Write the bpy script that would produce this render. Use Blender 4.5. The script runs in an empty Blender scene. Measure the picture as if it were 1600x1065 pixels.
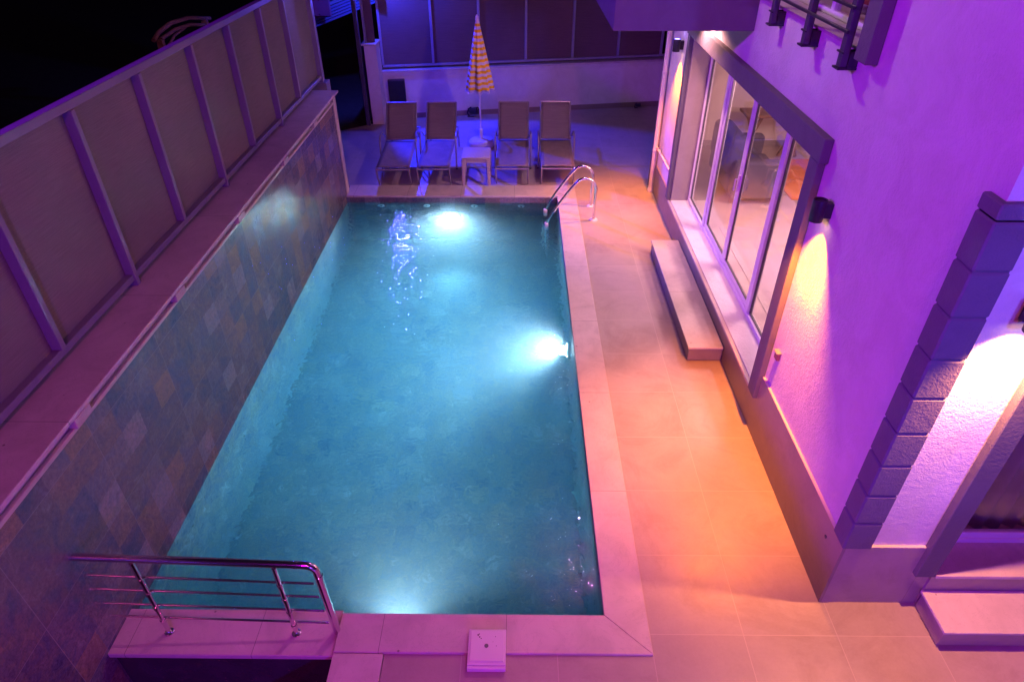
import bpy, bmesh, math, random
from mathutils import Vector, Matrix
random.seed(7)
SC = bpy.context.scene
COL = SC.collection

# ------------------------------------------------------------------ camera
cam_d = bpy.data.cameras.new("camera")
cam_d.sensor_width = 36.0
cam_d.lens = 1026.65 / 1600 * 36
cam_d.clip_start = 0.05
cam_d.clip_end = 500
cam = bpy.data.objects.new("camera", cam_d)
COL.objects.link(cam)
RT = Vector((0.99994522, 0.01031248, -0.00179173))
UP = Vector((-0.00458633, 0.58555185, 0.81062198))
FW = Vector((-0.00940868, 0.81056935, -0.58556707))
cm = Matrix((RT, UP, -FW)).transposed().to_4x4()
cm.translation = (0, 0, 4.0)
cam.matrix_world = cm
SC.camera = cam

# ------------------------------------------------------------------ world, exposure
W = bpy.data.worlds.new("World")
SC.world = W
W.use_nodes = True
bg = W.node_tree.nodes["Background"]
bg.inputs[0].default_value = (0.30, 0.16, 0.50, 1)
bg.inputs[1].default_value = 0.020
SC.view_settings.view_transform = 'Standard'
SC.view_settings.look = 'None'
SC.view_settings.exposure = 0
SC.view_settings.gamma = 1
SC.cycles.use_denoising = True
SC.cycles.max_bounces = 10
SC.cycles.diffuse_bounces = 4
SC.cycles.glossy_bounces = 4
SC.cycles.transmission_bounces = 8
SC.cycles.transparent_max_bounces = 12
SC.cycles.volume_bounces = 2
SC.cycles.sample_clamp_indirect = 300
SC.cycles.blur_glossy = 0.3
SC.cycles.caustics_reflective = False
SC.cycles.caustics_refractive = False

# ------------------------------------------------------------------ lamps (floodlights of the garden plus added fills, outside the frame)
def spot(name, loc, target, color, watts, angle=90, blend=0.5, size=0.05):
    l = bpy.data.lights.new(name, 'SPOT')
    l.color = color
    l.energy = watts
    l.spot_size = math.radians(angle)
    l.spot_blend = blend
    l.shadow_soft_size = size
    o = bpy.data.objects.new(name, l)
    COL.objects.link(o)
    o.location = loc
    d = Vector(target) - Vector(loc)
    o.rotation_euler = d.to_track_quat('-Z', 'Y').to_euler()
    return o

# violet flood in the garden, low side to the left of the camera, aimed at the house wall
spot("violet_flood", (-9.0, 0.5, 5.9), (2.0, 5.2, 1.8), (0.33, 0.0, 1.0), 4700, 62, 0.5, 0.2)
spot("magenta_fill", (-1.6, -1.6, 3.6), (0.1, 2.6, 0.0), (0.6, 0.0, 1.0), 240, 62, 0.8, 0.15)  # added fill, brings violet to the near coping
# blue flood behind the camera
spot("blue_flood", (1.6, -5.0, 2.4), (0.2, 5.0, 1.8), (0.08, 0.03, 1.0), 1150, 80, 0.6, 0.08)
spot("blue_face_fill", (2.9, -3.5, 4.2), (2.35, 2.6, 2.5), (0.14, 0.10, 1.0), 1350, 34, 0.9, 0.08)  # added fill spot, turns only the near house face blue
# rose lamp high behind the camera, lights the deck and the garden wall
spot("rose_lamp", (0.2, -2.8, 7.0), (0.5, 4.5, 0.0), (1.0, 0.08, 0.45), 560, 75, 0.7, 0.10)
# lamp on the far side of the balcony, lights the lounger corner and far wall
spot("corner_lamp", (0.98, 8.5, 2.795), (-1.0, 11.2, 0.0), (1.0, 0.45, 0.85), 125, 150, 0.7, 0.06)
# red lamp close by the stair railing
spot("red_lamp", (0.3, -0.6, 2.0), (-1.4, 2.4, 0.4), (1.0, 0.04, 0.25), 70, 80, 0.7, 0.05)

# ------------------------------------------------------------------ node helpers
def new_mat(name):
    m = bpy.data.materials.new(name)
    m.use_nodes = True
    nt = m.node_tree
    nt.nodes.clear()
    out = nt.nodes.new('ShaderNodeOutputMaterial')
    return m, nt, out

class NT:
    def __init__(s, nt): s.nt = nt
    def n(s, t, **k):
        o = s.nt.nodes.new(t)
        for a, b in k.items(): setattr(o, a, b)
        return o
    def lk(s, a, b): s.nt.links.new(a, b)
    def inp(s, node, i, v):
        if isinstance(v, bpy.types.NodeSocket): s.lk(v, node.inputs[i])
        else: node.inputs[i].default_value = v
    def math(s, op, a, b=0.0, c=0.0):
        m = s.n('ShaderNodeMath', operation=op)
        s.inp(m, 0, a); s.inp(m, 1, b); s.inp(m, 2, c)
        return m.outputs[0]
    def pos(s):
        g = s.n('ShaderNodeNewGeometry')
        x = s.n('ShaderNodeSeparateXYZ'); s.lk(g.outputs['Position'], x.inputs[0])
        return g.outputs['Position'], x.outputs
    def noise(s, vec, scale, detail=3, rough=0.55, dist=0.0):
        t = s.n('ShaderNodeTexNoise')
        if vec is not None: s.lk(vec, t.inputs['Vector'])
        t.inputs['Scale'].default_value = scale
        t.inputs['Detail'].default_value = detail
        t.inputs['Roughness'].default_value = rough
        t.inputs['Distortion'].default_value = dist
        return t.outputs['Fac']
    def ramp(s, fac, stops, interp='LINEAR'):
        r = s.n('ShaderNodeValToRGB')
        cr = r.color_ramp
        cr.interpolation = interp
        while len(cr.elements) < len(stops): cr.elements.new(0.5)
        for e, (p, c) in zip(cr.elements, stops):
            e.position = p
            e.color = (*c, 1) if len(c) == 3 else c
        s.inp(r, 0, fac)
        return r.outputs[0]
    def mix(s, fac, a, b, mode='MIX'):
        m = s.n('ShaderNodeMix', data_type='RGBA', blend_type=mode)
        s.inp(m, 0, fac)
        s.inp(m, 6, a if not isinstance(a, tuple) else (*a, 1))
        s.inp(m, 7, b if not isinstance(b, tuple) else (*b, 1))
        return m.outputs[2]
    def bump(s, h, strength=0.3, dist=0.01, normal=None):
        b = s.n('ShaderNodeBump')
        b.inputs['Strength'].default_value = strength
        b.inputs['Distance'].default_value = dist
        s.lk(h, b.inputs['Height'])
        if normal is not None: s.lk(normal, b.inputs['Normal'])
        return b.outputs[0]
    def vec(s, x, y, z=0.0):
        c = s.n('ShaderNodeCombineXYZ')
        s.inp(c, 0, x); s.inp(c, 1, y); s.inp(c, 2, z)
        return c.outputs[0]
    def bsdf(s, out, color, rough=0.5, metal=0.0, normal=None, **k):
        p = s.n('ShaderNodeBsdfPrincipled')
        s.inp(p, 'Base Color', (*color, 1) if isinstance(color, tuple) else color)
        s.inp(p, 'Roughness', rough)
        p.inputs['Metallic'].default_value = metal
        if normal is not None: s.lk(normal, p.inputs['Normal'])
        for a, b in k.items(): s.inp(p, a.replace('_', ' '), b)
        s.lk(p.outputs[0], out.inputs[0])
        return p

def plain(name, color, rough=0.5, metal=0.0, var=0.12, bump=0.0, bscale=200, spec=0.5, nscale=6):
    m, nt, out = new_mat(name)
    N = NT(nt)
    p, _ = N.pos()
    f = N.noise(p, nscale, 4)
    c = N.mix(f, tuple(v * (1 - var) for v in color), tuple(min(1, v * (1 + var)) for v in color))
    nrm = None
    if bump: nrm = N.bump(N.noise(p, bscale, 2), bump, 0.004)
    r = N.math('MULTIPLY_ADD', N.noise(p, nscale * 2.3, 3), 0.2 * rough, rough * 0.9)
    b = N.bsdf(out, c, r, metal, nrm)
    b.inputs['Specular IOR Level'].default_value = spec
    return m

def emit(name, color, strength):
    m, nt, out = new_mat(name)
    e = nt.nodes.new('ShaderNodeEmission')
    e.inputs[0].default_value = (*color, 1)
    e.inputs[1].default_value = strength
    nt.links.new(e.outputs[0], out.inputs[0])
    return m

def stucco(name, color, bump=0.5, sc=150):
    m, nt, out = new_mat(name)
    N = NT(nt)
    p, x = N.pos()
    big = N.noise(p, 1.3, 4)
    c = N.mix(big, tuple(v * 0.93 for v in color), color)
    h = N.math('ADD', N.noise(p, sc * 0.6, 3, 0.65), N.math('MULTIPLY', N.noise(p, sc * 0.2, 3), 0.9))
    dirt = N.ramp(N.noise(p, 3.1, 6, 0.7, 0.8), [(0.35, (0.90, 0.88, 0.87)), (0.6, (1.0, 1.0, 1.0))])
    c = N.mix(1.0, c, dirt, 'MULTIPLY')
    N.bsdf(out, c, 0.8, 0, N.bump(h, min(1.0, bump * 1.7), 0.006))
    return m

def grid_mask(N, u, v, su, sv, ou, ov, w):
    """1 on the joint lines of a su x sv grid"""
    def one(a, s_, o_):
        t = N.math('DIVIDE', N.math('SUBTRACT', a, o_), s_)
        fr = N.math('FRACT', t)
        d = N.math('MINIMUM', fr, N.math('SUBTRACT', 1.0, fr))
        return N.math('LESS_THAN', d, w / s_ / 2), N.math('FLOOR', t)
    a, fu = one(u, su, ou)
    b, fv = one(v, sv, ov)
    return N.math('MAXIMUM', a, b), fu, fv

def porcelain(name, color, su=0.6, sv=0.6, ou=0.855, ov=2.33, axes=(0, 1), rough=0.38, grout=(0.50, 0.43, 0.37)):
    m, nt, out = new_mat(name)
    N = NT(nt)
    p, x = N.pos()
    g, fu, fv = grid_mask(N, x[axes[0]], x[axes[1]], su, sv, ou, ov, 0.0045)
    wn = N.n('ShaderNodeTexWhiteNoise', noise_dimensions='3D')
    N.lk(N.vec(fu, fv), wn.inputs[0])
    var = N.math('MULTIPLY_ADD', wn.outputs[0], 0.08, 0.96)
    off = N.n('ShaderNodeVectorMath', operation='ADD')
    N.lk(p, off.inputs[0]); N.lk(N.vec(N.math('MULTIPLY', wn.outputs[0], 17.0), fv, 0.0), off.inputs[1])
    cl = N.noise(off.outputs[0], 2.6, 7, 0.70, 0.2)
    fine = N.noise(off.outputs[0], 55, 3, 0.7)
    f = N.math('MULTIPLY_ADD', fine, 0.25, N.math('MULTIPLY', cl, 0.8))
    c = N.ramp(f, [(0.30, tuple(v * 0.87 for v in color)), (0.70, tuple(v * 1.10 for v in color))])
    vv = N.n('ShaderNodeMix', data_type='RGBA', blend_type='MULTIPLY')
    vv.inputs[0].default_value = 1
    N.lk(c, vv.inputs[6]); N.lk(N.vec(var, var, var), vv.inputs[7])
    stn = N.ramp(N.noise(p, 1.4, 7, 0.72, 1.4), [(0.36, (0.88, 0.86, 0.85)), (0.50, (1.0, 1.0, 1.0))])
    c = N.mix(1.0, vv.outputs[2], stn, 'MULTIPLY')
    c = N.mix(g, c, grout)
    h = N.math('SUBTRACT', N.math('MULTIPLY', fine, 0.12), g)
    r = N.math('MULTIPLY_ADD', N.noise(p, 4, 4), 0.25, rough - 0.1)
    N.bsdf(out, c, r, 0, N.bump(h, 0.35, 0.002))
    return m

def limestone(name, color, joints=None, rough=0.42):
    """cream marble with fine veins, pits and a few stains; joints=(axis, step, offset)"""
    m, nt, out = new_mat(name)
    N = NT(nt)
    p, x = N.pos()
    cl = N.noise(p, 3.5, 6, 0.6, 0.8)
    vein = N.noise(p, 5.0, 6, 0.65, 2.2)
    vm = N.math('LESS_THAN', N.math('ABSOLUTE', N.math('SUBTRACT', vein, 0.5)), 0.007)
    c = N.ramp(cl, [(0.28, tuple(v * 0.84 for v in color)), (0.5, color), (0.74, tuple(min(1, v * 1.12) for v in color))])
    c = N.mix(N.math('MULTIPLY', vm, 0.28), c, tuple(v * 0.5 for v in color))
    vo = N.n('ShaderNodeTexVoronoi'); vo.inputs['Scale'].default_value = 9; N.lk(p, vo.inputs['Vector'])
    wn = N.n('ShaderNodeTexWhiteNoise', noise_dimensions='3D'); N.lk(vo.outputs['Color'], wn.inputs[0])
    pit = N.math('MULTIPLY', N.math('LESS_THAN', vo.outputs['Distance'], 0.07), N.math('GREATER_THAN', wn.outputs[0], 0.62))
    c = N.mix(N.math('MULTIPLY', pit, 0.7), c, (0.10, 0.07, 0.06))
    fine = N.noise(p, 90, 3, 0.7)
    h = N.math('SUBTRACT', N.math('MULTIPLY', fine, 0.2), pit)
    if joints:
        ax, st, of = joints[:3]
        fr = N.math('FRACT', N.math('DIVIDE', N.math('SUBTRACT', x[ax], of), st))
        jm = N.math('LESS_THAN', fr, 0.004 / st)
        if len(joints) > 3: jm = N.math('MULTIPLY', jm, N.math(joints[3], x[ax], joints[4]))
        c = N.mix(jm, c, tuple(v * 0.35 for v in color))
        h = N.math('SUBTRACT', h, jm)
    N.bsdf(out, c, rough, 0, N.bump(h, 0.35, 0.002))
    return m

def slate(name, axes, bright=1.0, rough=0.30, grout=(0.34, 0.31, 0.33), soft=0.36):
    m, nt, out = new_mat(name)
    N = NT(nt)
    p, x = N.pos()
    u, v = x[axes[0]], x[axes[1]]
    k = bright
    g, tu, tv = grid_mask(N, u, v, 0.9, 0.6, 0.166, 0.02, 0.004)
    wob = N.math('MULTIPLY', N.math('SUBTRACT', N.noise(p, 14, 4, 0.7), 0.5), 0.035)
    uu, vv = N.math('ADD', u, wob), N.math('SUBTRACT', v, wob)
    # printed slate pieces of two sizes
    _, cu, cv = grid_mask(N, uu, vv, 0.225, 0.2, 0.166, 0.02, 0.003)
    _, du, dv = grid_mask(N, uu, vv, 0.45, 0.3, 0.10, 0.12, 0.003)
    wn = N.n('ShaderNodeTexWhiteNoise', noise_dimensions='3D'); N.lk(N.vec(cu, cv, tu), wn.inputs[0])
    w2 = N.n('ShaderNodeTexWhiteNoise', noise_dimensions='3D'); N.lk(N.vec(du, dv, 7.0), w2.inputs[0])
    stops = [(0.0, (0.028*k, 0.034*k, 0.10*k)), (0.15, (0.12*k, 0.115*k, 0.15*k)), (0.36, (0.215*k, 0.14*k, 0.09*k)),
             (0.46, (0.065*k, 0.06*k, 0.09*k)), (0.70, (0.205*k, 0.195*k, 0.23*k)), (0.80, (0.14*k, 0.10*k, 0.095*k)), (0.90, (0.05*k, 0.06*k, 0.13*k))]
    c1 = N.ramp(wn.outputs[0], stops, 'CONSTANT')
    c2 = N.ramp(w2.outputs[0], [(0.0, (0.10*k, 0.095*k, 0.13*k)), (0.3, (0.19*k, 0.14*k, 0.11*k)), (0.55, (0.16*k, 0.155*k, 0.18*k)), (0.8, (0.07*k, 0.07*k, 0.11*k))], 'CONSTANT')
    cell = N.mix(0.20, c1, c2)
    cl = N.noise(p, 5.0, 7, 0.72, 1.6)
    cloud = N.ramp(cl, [(0.30, (0.03*k, 0.035*k, 0.075*k)), (0.44, (0.12*k, 0.115*k, 0.145*k)), (0.56, (0.21*k, 0.145*k, 0.10*k)), (0.70, (0.30*k, 0.28*k, 0.31*k))])
    c = N.mix(soft, cell, cloud)
    grit = N.noise(p, 38, 7, 0.78, 0.6)
    gm = N.ramp(grit, [(0.30, (0.55, 0.55, 0.6)), (0.50, (1.0, 1.0, 1.0)), (0.72, (1.5, 1.45, 1.4))])
    c = N.mix(1.0, c, gm, 'MULTIPLY')
    c = N.mix(N.math('MULTIPLY', g, 0.6), c, grout)
    st = N.n('ShaderNodeVectorMath', operation='MULTIPLY')
    N.lk(p, st.inputs[0]); st.inputs[1].default_value = (14, 42, 6) if axes == (1, 2) else (14, 14, 8)
    ridge = N.noise(st.outputs[0], 1.0, 5, 0.65, 0.7)
    h = N.math('ADD', N.math('MULTIPLY', ridge, 0.7), N.math('MULTIPLY', grit, 0.5))
    h = N.math('SUBTRACT', h, N.math('MULTIPLY', g, 0.6))
    r = N.math('MULTIPLY_ADD', N.noise(p, 14, 4), 0.22, rough - 0.10)
    N.bsdf(out, c, r, 0, N.bump(h, 0.5, 0.008))
    return m

def thin_glass(name, tint=(0.92, 0.95, 0.95), refl=0.06):
    m, nt, out = new_mat(name)
    N = NT(nt)
    t = N.n('ShaderNodeBsdfTransparent'); t.inputs[0].default_value = (*tint, 1)
    g = N.n('ShaderNodeBsdfGlossy'); g.inputs['Roughness'].default_value = 0.02
    g.inputs[0].default_value = (0.9, 0.9, 0.9, 1)
    lw = N.n('ShaderNodeLayerWeight'); lw.inputs[0].default_value = 0.5
    fr = N.math('MULTIPLY_ADD', N.math('POWER', lw.outputs['Facing'], 5.0), 0.9, refl)
    mx = N.n('ShaderNodeMixShader')
    N.lk(fr, mx.inputs[0]); N.lk(t.outputs[0], mx.inputs[1]); N.lk(g.outputs[0], mx.inputs[2])
    N.lk(mx.outputs[0], out.inputs[0])
    return m

def mesh_screen(name, color):
    m, nt, out = new_mat(name)
    N = NT(nt)
    p, x = N.pos()
    a = N.noise(p, 260, 2, 0.8)
    st = N.n('ShaderNodeVectorMath', operation='MULTIPLY'); N.lk(p, st.inputs[0]); st.inputs[1].default_value = (1.5, 1.5, 60)
    b = N.noise(st.outputs[0], 3.0, 3)
    big = N.noise(p, 0.8, 4)
    f = N.math('ADD', N.math('MULTIPLY', a, 0.5), N.math('ADD', N.math('MULTIPLY', b, 0.3), N.math('MULTIPLY', big, 0.35)))
    c = N.ramp(f, [(0.40, tuple(v * 0.6 for v in color)), (0.75, tuple(v * 1.35 for v in color))])
    N.bsdf(out, c, 0.8, 0, N.bump(a, 0.3, 0.002))
    return m

M = {}
M['stucco'] = stucco('white_stucco', (0.74, 0.72, 0.70))
M['stucco_smooth'] = stucco('smooth_render', (0.70, 0.66, 0.65), 0.25, 80)
M['grey_render'] = stucco('grey_render', (0.135, 0.125, 0.15), 0.3, 170)
M['quoin'] = stucco('quoin_render', (0.15, 0.14, 0.18), 0.45, 150)
M['deck'] = porcelain('porcelain_deck', (0.40, 0.345, 0.30))
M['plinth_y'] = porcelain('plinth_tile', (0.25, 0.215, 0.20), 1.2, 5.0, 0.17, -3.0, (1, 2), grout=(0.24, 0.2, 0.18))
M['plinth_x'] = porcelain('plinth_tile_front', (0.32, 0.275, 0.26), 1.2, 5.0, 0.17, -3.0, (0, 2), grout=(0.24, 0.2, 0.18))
M['coping_y'] = limestone('limestone_coping', (0.56, 0.50, 0.45), (1, 1.19, 1.125, 'GREATER_THAN', 2.6))
M['coping_x'] = limestone('limestone_coping_across', (0.56, 0.50, 0.45), (0, 0.8, -0.87, 'LESS_THAN', 0.55))
M['marble'] = limestone('marble_sill', (0.52, 0.45, 0.38), (1, 2.4, 1.2))
M['marble_plain'] = limestone('marble', (0.55, 0.50, 0.46))
M['slate'] = slate('slate_tile', (1, 2), 1.30, 0.20)
M['slate_x'] = slate('slate_tile_across', (0, 2), 1.1)
M['slate_floor'] = slate('slate_tile_floor', (0, 1), 2.4, grout=(0.3, 0.3, 0.3), soft=0.70)
M['slate_pool_y'] = slate('slate_tile_pool_side', (1, 2), 2.3, grout=(0.3, 0.3, 0.3), soft=0.70)
M['slate_pool_x'] = slate('slate_tile_pool_end', (0, 2), 1.5)
M['slate_dark'] = plain('wet_dark_tile', (0.045, 0.035, 0.05), 0.22, 0, 0.5, 0.2, 30)
M['fence_metal'] = plain('fence_paint', (0.21, 0.20, 0.28), 0.45, 0, 0.08)
M['fence_metal_back'] = plain('fence_paint_far', (0.26, 0.25, 0.32), 0.45, 0, 0.08)
M['screen'] = mesh_screen('woven_screen', (0.19, 0.18, 0.18))
M['screen_far'] = mesh_screen('woven_screen_far', (0.13, 0.075, 0.085))
M['white_pvc'] = plain('white_pvc', (0.78, 0.78, 0.80), 0.3, 0, 0.03)
M['gasket'] = plain('rubber_gasket', (0.10, 0.10, 0.11), 0.6)
M['steel'] = plain('polished_steel', (0.72, 0.70, 0.70), 0.16, 1.0, 0.05)
M['black_metal'] = plain('black_painted_metal', (0.025, 0.022, 0.03), 0.38, 0, 0.2)
M['anthracite'] = plain('anthracite_metal', (0.06, 0.05, 0.08), 0.45, 0, 0.2)
M['plastic_white'] = plain('white_plastic', (0.72, 0.70, 0.70), 0.4, 0, 0.04)
M['plastic_beige'] = plain('beige_plastic', (0.45, 0.38, 0.36), 0.5, 0, 0.05)
M['alu'] = plain('powder_coated_tube', (0.30, 0.27, 0.28), 0.35, 0.3, 0.05)
M['sling'] = mesh_screen('sling_fabric', (0.20, 0.15, 0.15))
M['pipe'] = plain('painted_pipe', (0.60, 0.53, 0.50), 0.45, 0, 0.06)
M['earth'] = plain('dark_earth', (0.035, 0.028, 0.02), 0.95, 0, 0.5, 0.6, 12)
M['glass'] = thin_glass('window_glass')
M['sofa'] = plain('dark_sofa_fabric', (0.085, 0.075, 0.11), 0.9, 0, 0.2, 0.3, 150)
M['rug_orange'] = plain('orange_rug', (0.60, 0.20, 0.06), 0.95, 0, 0.2, 0.4, 150)
M['rug_grey'] = plain('grey_rug', (0.36, 0.31, 0.31), 0.95, 0, 0.15, 0.4, 150)
M['int_floor'] = porcelain('room_floor_tile', (0.40, 0.34, 0.31), 0.6, 0.6, 0.1, 0.2)
M['int_wall'] = plain('room_wall_paint', (0.75, 0.68, 0.60), 0.85, 0, 0.03)
M['wood'] = plain('brown_wood', (0.22, 0.13, 0.08), 0.5, 0, 0.3)
M['curtain'] = plain('sheer_curtain', (0.34, 0.25, 0.24), 0.9, 0, 0.1, 0.1, 60)
M['red'] = plain('red_upholstery', (0.55, 0.06, 0.03), 0.8, 0, 0.2)
M['rusty'] = plain('rusty_brown_metal', (0.33, 0.15, 0.10), 0.7, 0, 0.4)

# ------------------------------------------------------------------ mesh helpers
class MB:
    def __init__(s): s.v = []; s.f = []
    def face(s, pts):
        i = len(s.v); s.v += [tuple(p) for p in pts]; s.f.append(list(range(i, i + len(pts))))
        return s
    def box(s, x0, x1, y0, y1, z0, z1):
        i = len(s.v)
        s.v += [(x0,y0,z0),(x1,y0,z0),(x1,y1,z0),(x0,y1,z0),(x0,y0,z1),(x1,y0,z1),(x1,y1,z1),(x0,y1,z1)]
        for f in ((0,3,2,1),(4,5,6,7),(0,1,5,4),(1,2,6,5),(2,3,7,6),(3,0,4,7)): s.f.append([i + k for k in f])
        return s
    def hexa(s, lo, hi):
        """lo, hi: 4 points each (counter-clockwise seen from above)"""
        i = len(s.v); s.v += [tuple(p) for p in lo] + [tuple(p) for p in hi]
        for f in ((0,3,2,1),(4,5,6,7),(0,1,5,4),(1,2,6,5),(2,3,7,6),(3,0,4,7)): s.f.append([i + k for k in f])
        return s
    def beam(s, a, b, w, h, up=(0, 0, 1)):
        a = Vector(a); b = Vector(b); d = (b - a).normalized(); upv = Vector(up)
        sd = d.cross(upv).normalized(); u2 = sd.cross(d).normalized()
        c = [sd * (-w/2) + u2 * (-h/2), sd * (w/2) + u2 * (-h/2), sd * (w/2) + u2 * (h/2), sd * (-w/2) + u2 * (h/2)]
        i = len(s.v)
        s.v += [tuple(a + k) for k in c] + [tuple(b + k) for k in c]
        for f in ((0,1,2,3),(7,6,5,4),(0,4,5,1),(1,5,6,2),(2,6,7,3),(3,7,4,0)): s.f.append([i + k for k in f])
        return s
    def prism(s, poly, z0, z1):
        n = len(poly); i = len(s.v)
        s.v += [(p[0], p[1], z0) for p in poly] + [(p[0], p[1], z1) for p in poly]
        s.f.append([i + k for k in reversed(range(n))]); s.f.append([i + n + k for k in range(n)])
        for k in range(n): s.f.append([i + k, i + (k + 1) % n, i + n + (k + 1) % n, i + n + k])
        return s
    def lathe(s, c, prof, n=24, ax='z', rfun=None):
        """prof: list of (radius, height) along the axis"""
        i = len(s.v)
        for j, (r, h) in enumerate(prof):
            for k in range(n):
                a = 2 * math.pi * k / n
                rr = r * (rfun(a, j) if rfun else 1)
                u, w = rr * math.cos(a), rr * math.sin(a)
                if ax == 'z': p = (c[0] + u, c[1] + w, c[2] + h)
                elif ax == 'x': p = (c[0] + h, c[1] + u, c[2] + w)
                else: p = (c[0] + w, c[1] + h, c[2] + u)
                s.v.append(p)
        for j in range(len(prof) - 1):
            for k in range(n):
                s.f.append([i + j*n + k, i + j*n + (k+1) % n, i + (j+1)*n + (k+1) % n, i + (j+1)*n + k])
        s.f.append([i + k for k in reversed(range(n))])
        s.f.append([i + (len(prof)-1)*n + k for k in range(n)])
        return s
    def tube(s, pts, r, n=12, cap=True):
        pts = [Vector(p) for p in pts]
        rs = r if isinstance(r, (list, tuple)) else [r] * len(pts)
        i = len(s.v); prev = None
        for j, p in enumerate(pts):
            d = (pts[min(j+1, len(pts)-1)] - pts[max(j-1, 0)]).normalized()
            if prev is None:
                a = Vector((0, 0, 1)) if abs(d.z) < 0.9 else Vector((0, 1, 0))
                u = d.cross(a).normalized()
            else:
                u = (prev - d * prev.dot(d)).normalized()
            prev = u; w = d.cross(u)
            for k in range(n):
                t = 2 * math.pi * k / n
                s.v.append(tuple(p + (u * math.cos(t) + w * math.sin(t)) * rs[j]))
        for j in range(len(pts) - 1):
            for k in range(n):
                s.f.append([i + j*n + k, i + j*n + (k+1) % n, i + (j+1)*n + (k+1) % n, i + (j+1)*n + k])
        if cap:
            s.f.append([i + k for k in reversed(range(n))])
            s.f.append([i + (len(pts)-1)*n + k for k in range(n)])
        return s
    def build(s, name, mat, root=None, bev=0.0, smooth=True, seg=1, loc=None):
        me = bpy.data.meshes.new(name)
        o0 = Vector(loc) if loc is not None else (root_loc(root) if root else Vector((0, 0, 0)))
        me.from_pydata([tuple(Vector(v) - o0) for v in s.v], [], s.f)
        bm = bmesh.new(); bm.from_mesh(me)
        bmesh.ops.recalc_face_normals(bm, faces=bm.faces)
        if bev:
            es = [e for e in bm.edges if len(e.link_faces) == 2 and e.calc_face_angle(0) > 0.6]
            bmesh.ops.bevel(bm, geom=es, offset=bev, segments=seg, profile=0.6, affect='EDGES', clamp_overlap=True)
        if smooth:
            for f in bm.faces: f.smooth = True
            for e in bm.edges:
                if len(e.link_faces) == 2 and e.calc_face_angle(0) > 0.6: e.smooth = False
        bm.to_mesh(me); bm.free()
        me.materials.append(M[mat] if isinstance(mat, str) else mat)
        o = bpy.data.objects.new(name, me)
        COL.objects.link(o)
        if root is not None:
            o.parent = root
            o.location = (0, 0, 0)
        elif loc is not None:
            o.location = loc
        return o

def root_loc(o):
    v = Vector((0, 0, 0))
    while o is not None:
        v = v + o.location; o = o.parent
    return v

def arc(c, r, a0, a1, n, plane='xz'):
    out = []
    for k in range(n + 1):
        a = math.radians(a0 + (a1 - a0) * k / n)
        u, w = r * math.cos(a), r * math.sin(a)
        if plane == 'xz': out.append((c[0] + u, c[1], c[2] + w))
        elif plane == 'yz': out.append((c[0], c[1] + u, c[2] + w))
        else: out.append((c[0] + u, c[1] + w, c[2]))
    return out

def thing(name, loc, label, cat, group=None):
    o = bpy.data.objects.new(name, None)
    COL.objects.link(o); o.location = loc; o.empty_display_size = 0.1
    tag(o, label, cat, group)
    return o
def tag(o, label, cat, group=None):
    o['label'] = label; o['category'] = cat
    if group: o['group'] = group
    return o
def struct(o):
    o['kind'] = 'structure'; return o
def copy_tree(o, parent=None):
    c = o.copy(); COL.objects.link(c)
    if parent is not None: c.parent = parent
    for ch in list(o.children): copy_tree(ch, c)
    return c

def wall_panel(mb, axis, face, back, uc, vc, holes):
    """a wall with openings; axis 'x': face/back are x values, u=y, v=z. axis 'y': u=x"""
    def P(d, u, v): return (d, u, v) if axis == 'x' else (u, d, v)
    def solid(i, j):
        if i < 0 or j < 0 or i >= len(uc) - 1 or j >= len(vc) - 1: return False
        cu = (uc[i] + uc[i+1]) / 2; cv = (vc[j] + vc[j+1]) / 2
        return not any(h[0] < cu < h[1] and h[2] < cv < h[3] for h in holes)
    for i in range(len(uc) - 1):
        for j in range(len(vc) - 1):
            if not solid(i, j): continue
            u0, u1, v0, v1 = uc[i], uc[i+1], vc[j], vc[j+1]
            for d in (face, back): mb.face([P(d, u0, v0), P(d, u1, v0), P(d, u1, v1), P(d, u0, v1)])
            if not solid(i-1, j): mb.face([P(face, u0, v0), P(back, u0, v0), P(back, u0, v1), P(face, u0, v1)])
            if not solid(i+1, j): mb.face([P(face, u1, v0), P(back, u1, v0), P(back, u1, v1), P(face, u1, v1)])
            if not solid(i, j-1): mb.face([P(face, u0, v0), P(back, u0, v0), P(back, u1, v0), P(face, u1, v0)])
            if not solid(i, j+1): mb.face([P(face, u0, v1), P(back, u0, v1), P(back, u1, v1), P(face, u1, v1)])

def welded(mb):
    idx = {}; nv = []; rem = []
    for v in mb.v:
        k = tuple(round(c, 5) for c in v)
        if k not in idx: idx[k] = len(nv); nv.append(v)
        rem.append(idx[k])
    mb.v = nv; mb.f = [[rem[i] for i in f] for f in mb.f]
    return mb

# ================================================================== SETTING
XW = -2.575            # pool-side face of the tiled garden wall
XP = 0.572             # inner edge of the right coping
Y0, Y1 = 2.45, 9.19    # inner edges of near and far coping
ZW = -0.09             # water level
DEPTH = 1.35

# ground sheet, reaching far beyond everything, with the pool and the stair pit kept clear (it lies below them)
mb = MB()
for (a, b, c, d) in ((-200, -2.9, -200, 260), (7.9, 200, -200, 260), (-2.9, 7.9, -200, -1.3), (-2.9, 7.9, 14.4, 260)):
    mb.face([(a, c, -0.06), (b, c, -0.06), (b, d, -0.06), (a, d, -0.06)])
struct(mb.build('ground', 'earth'))

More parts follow.
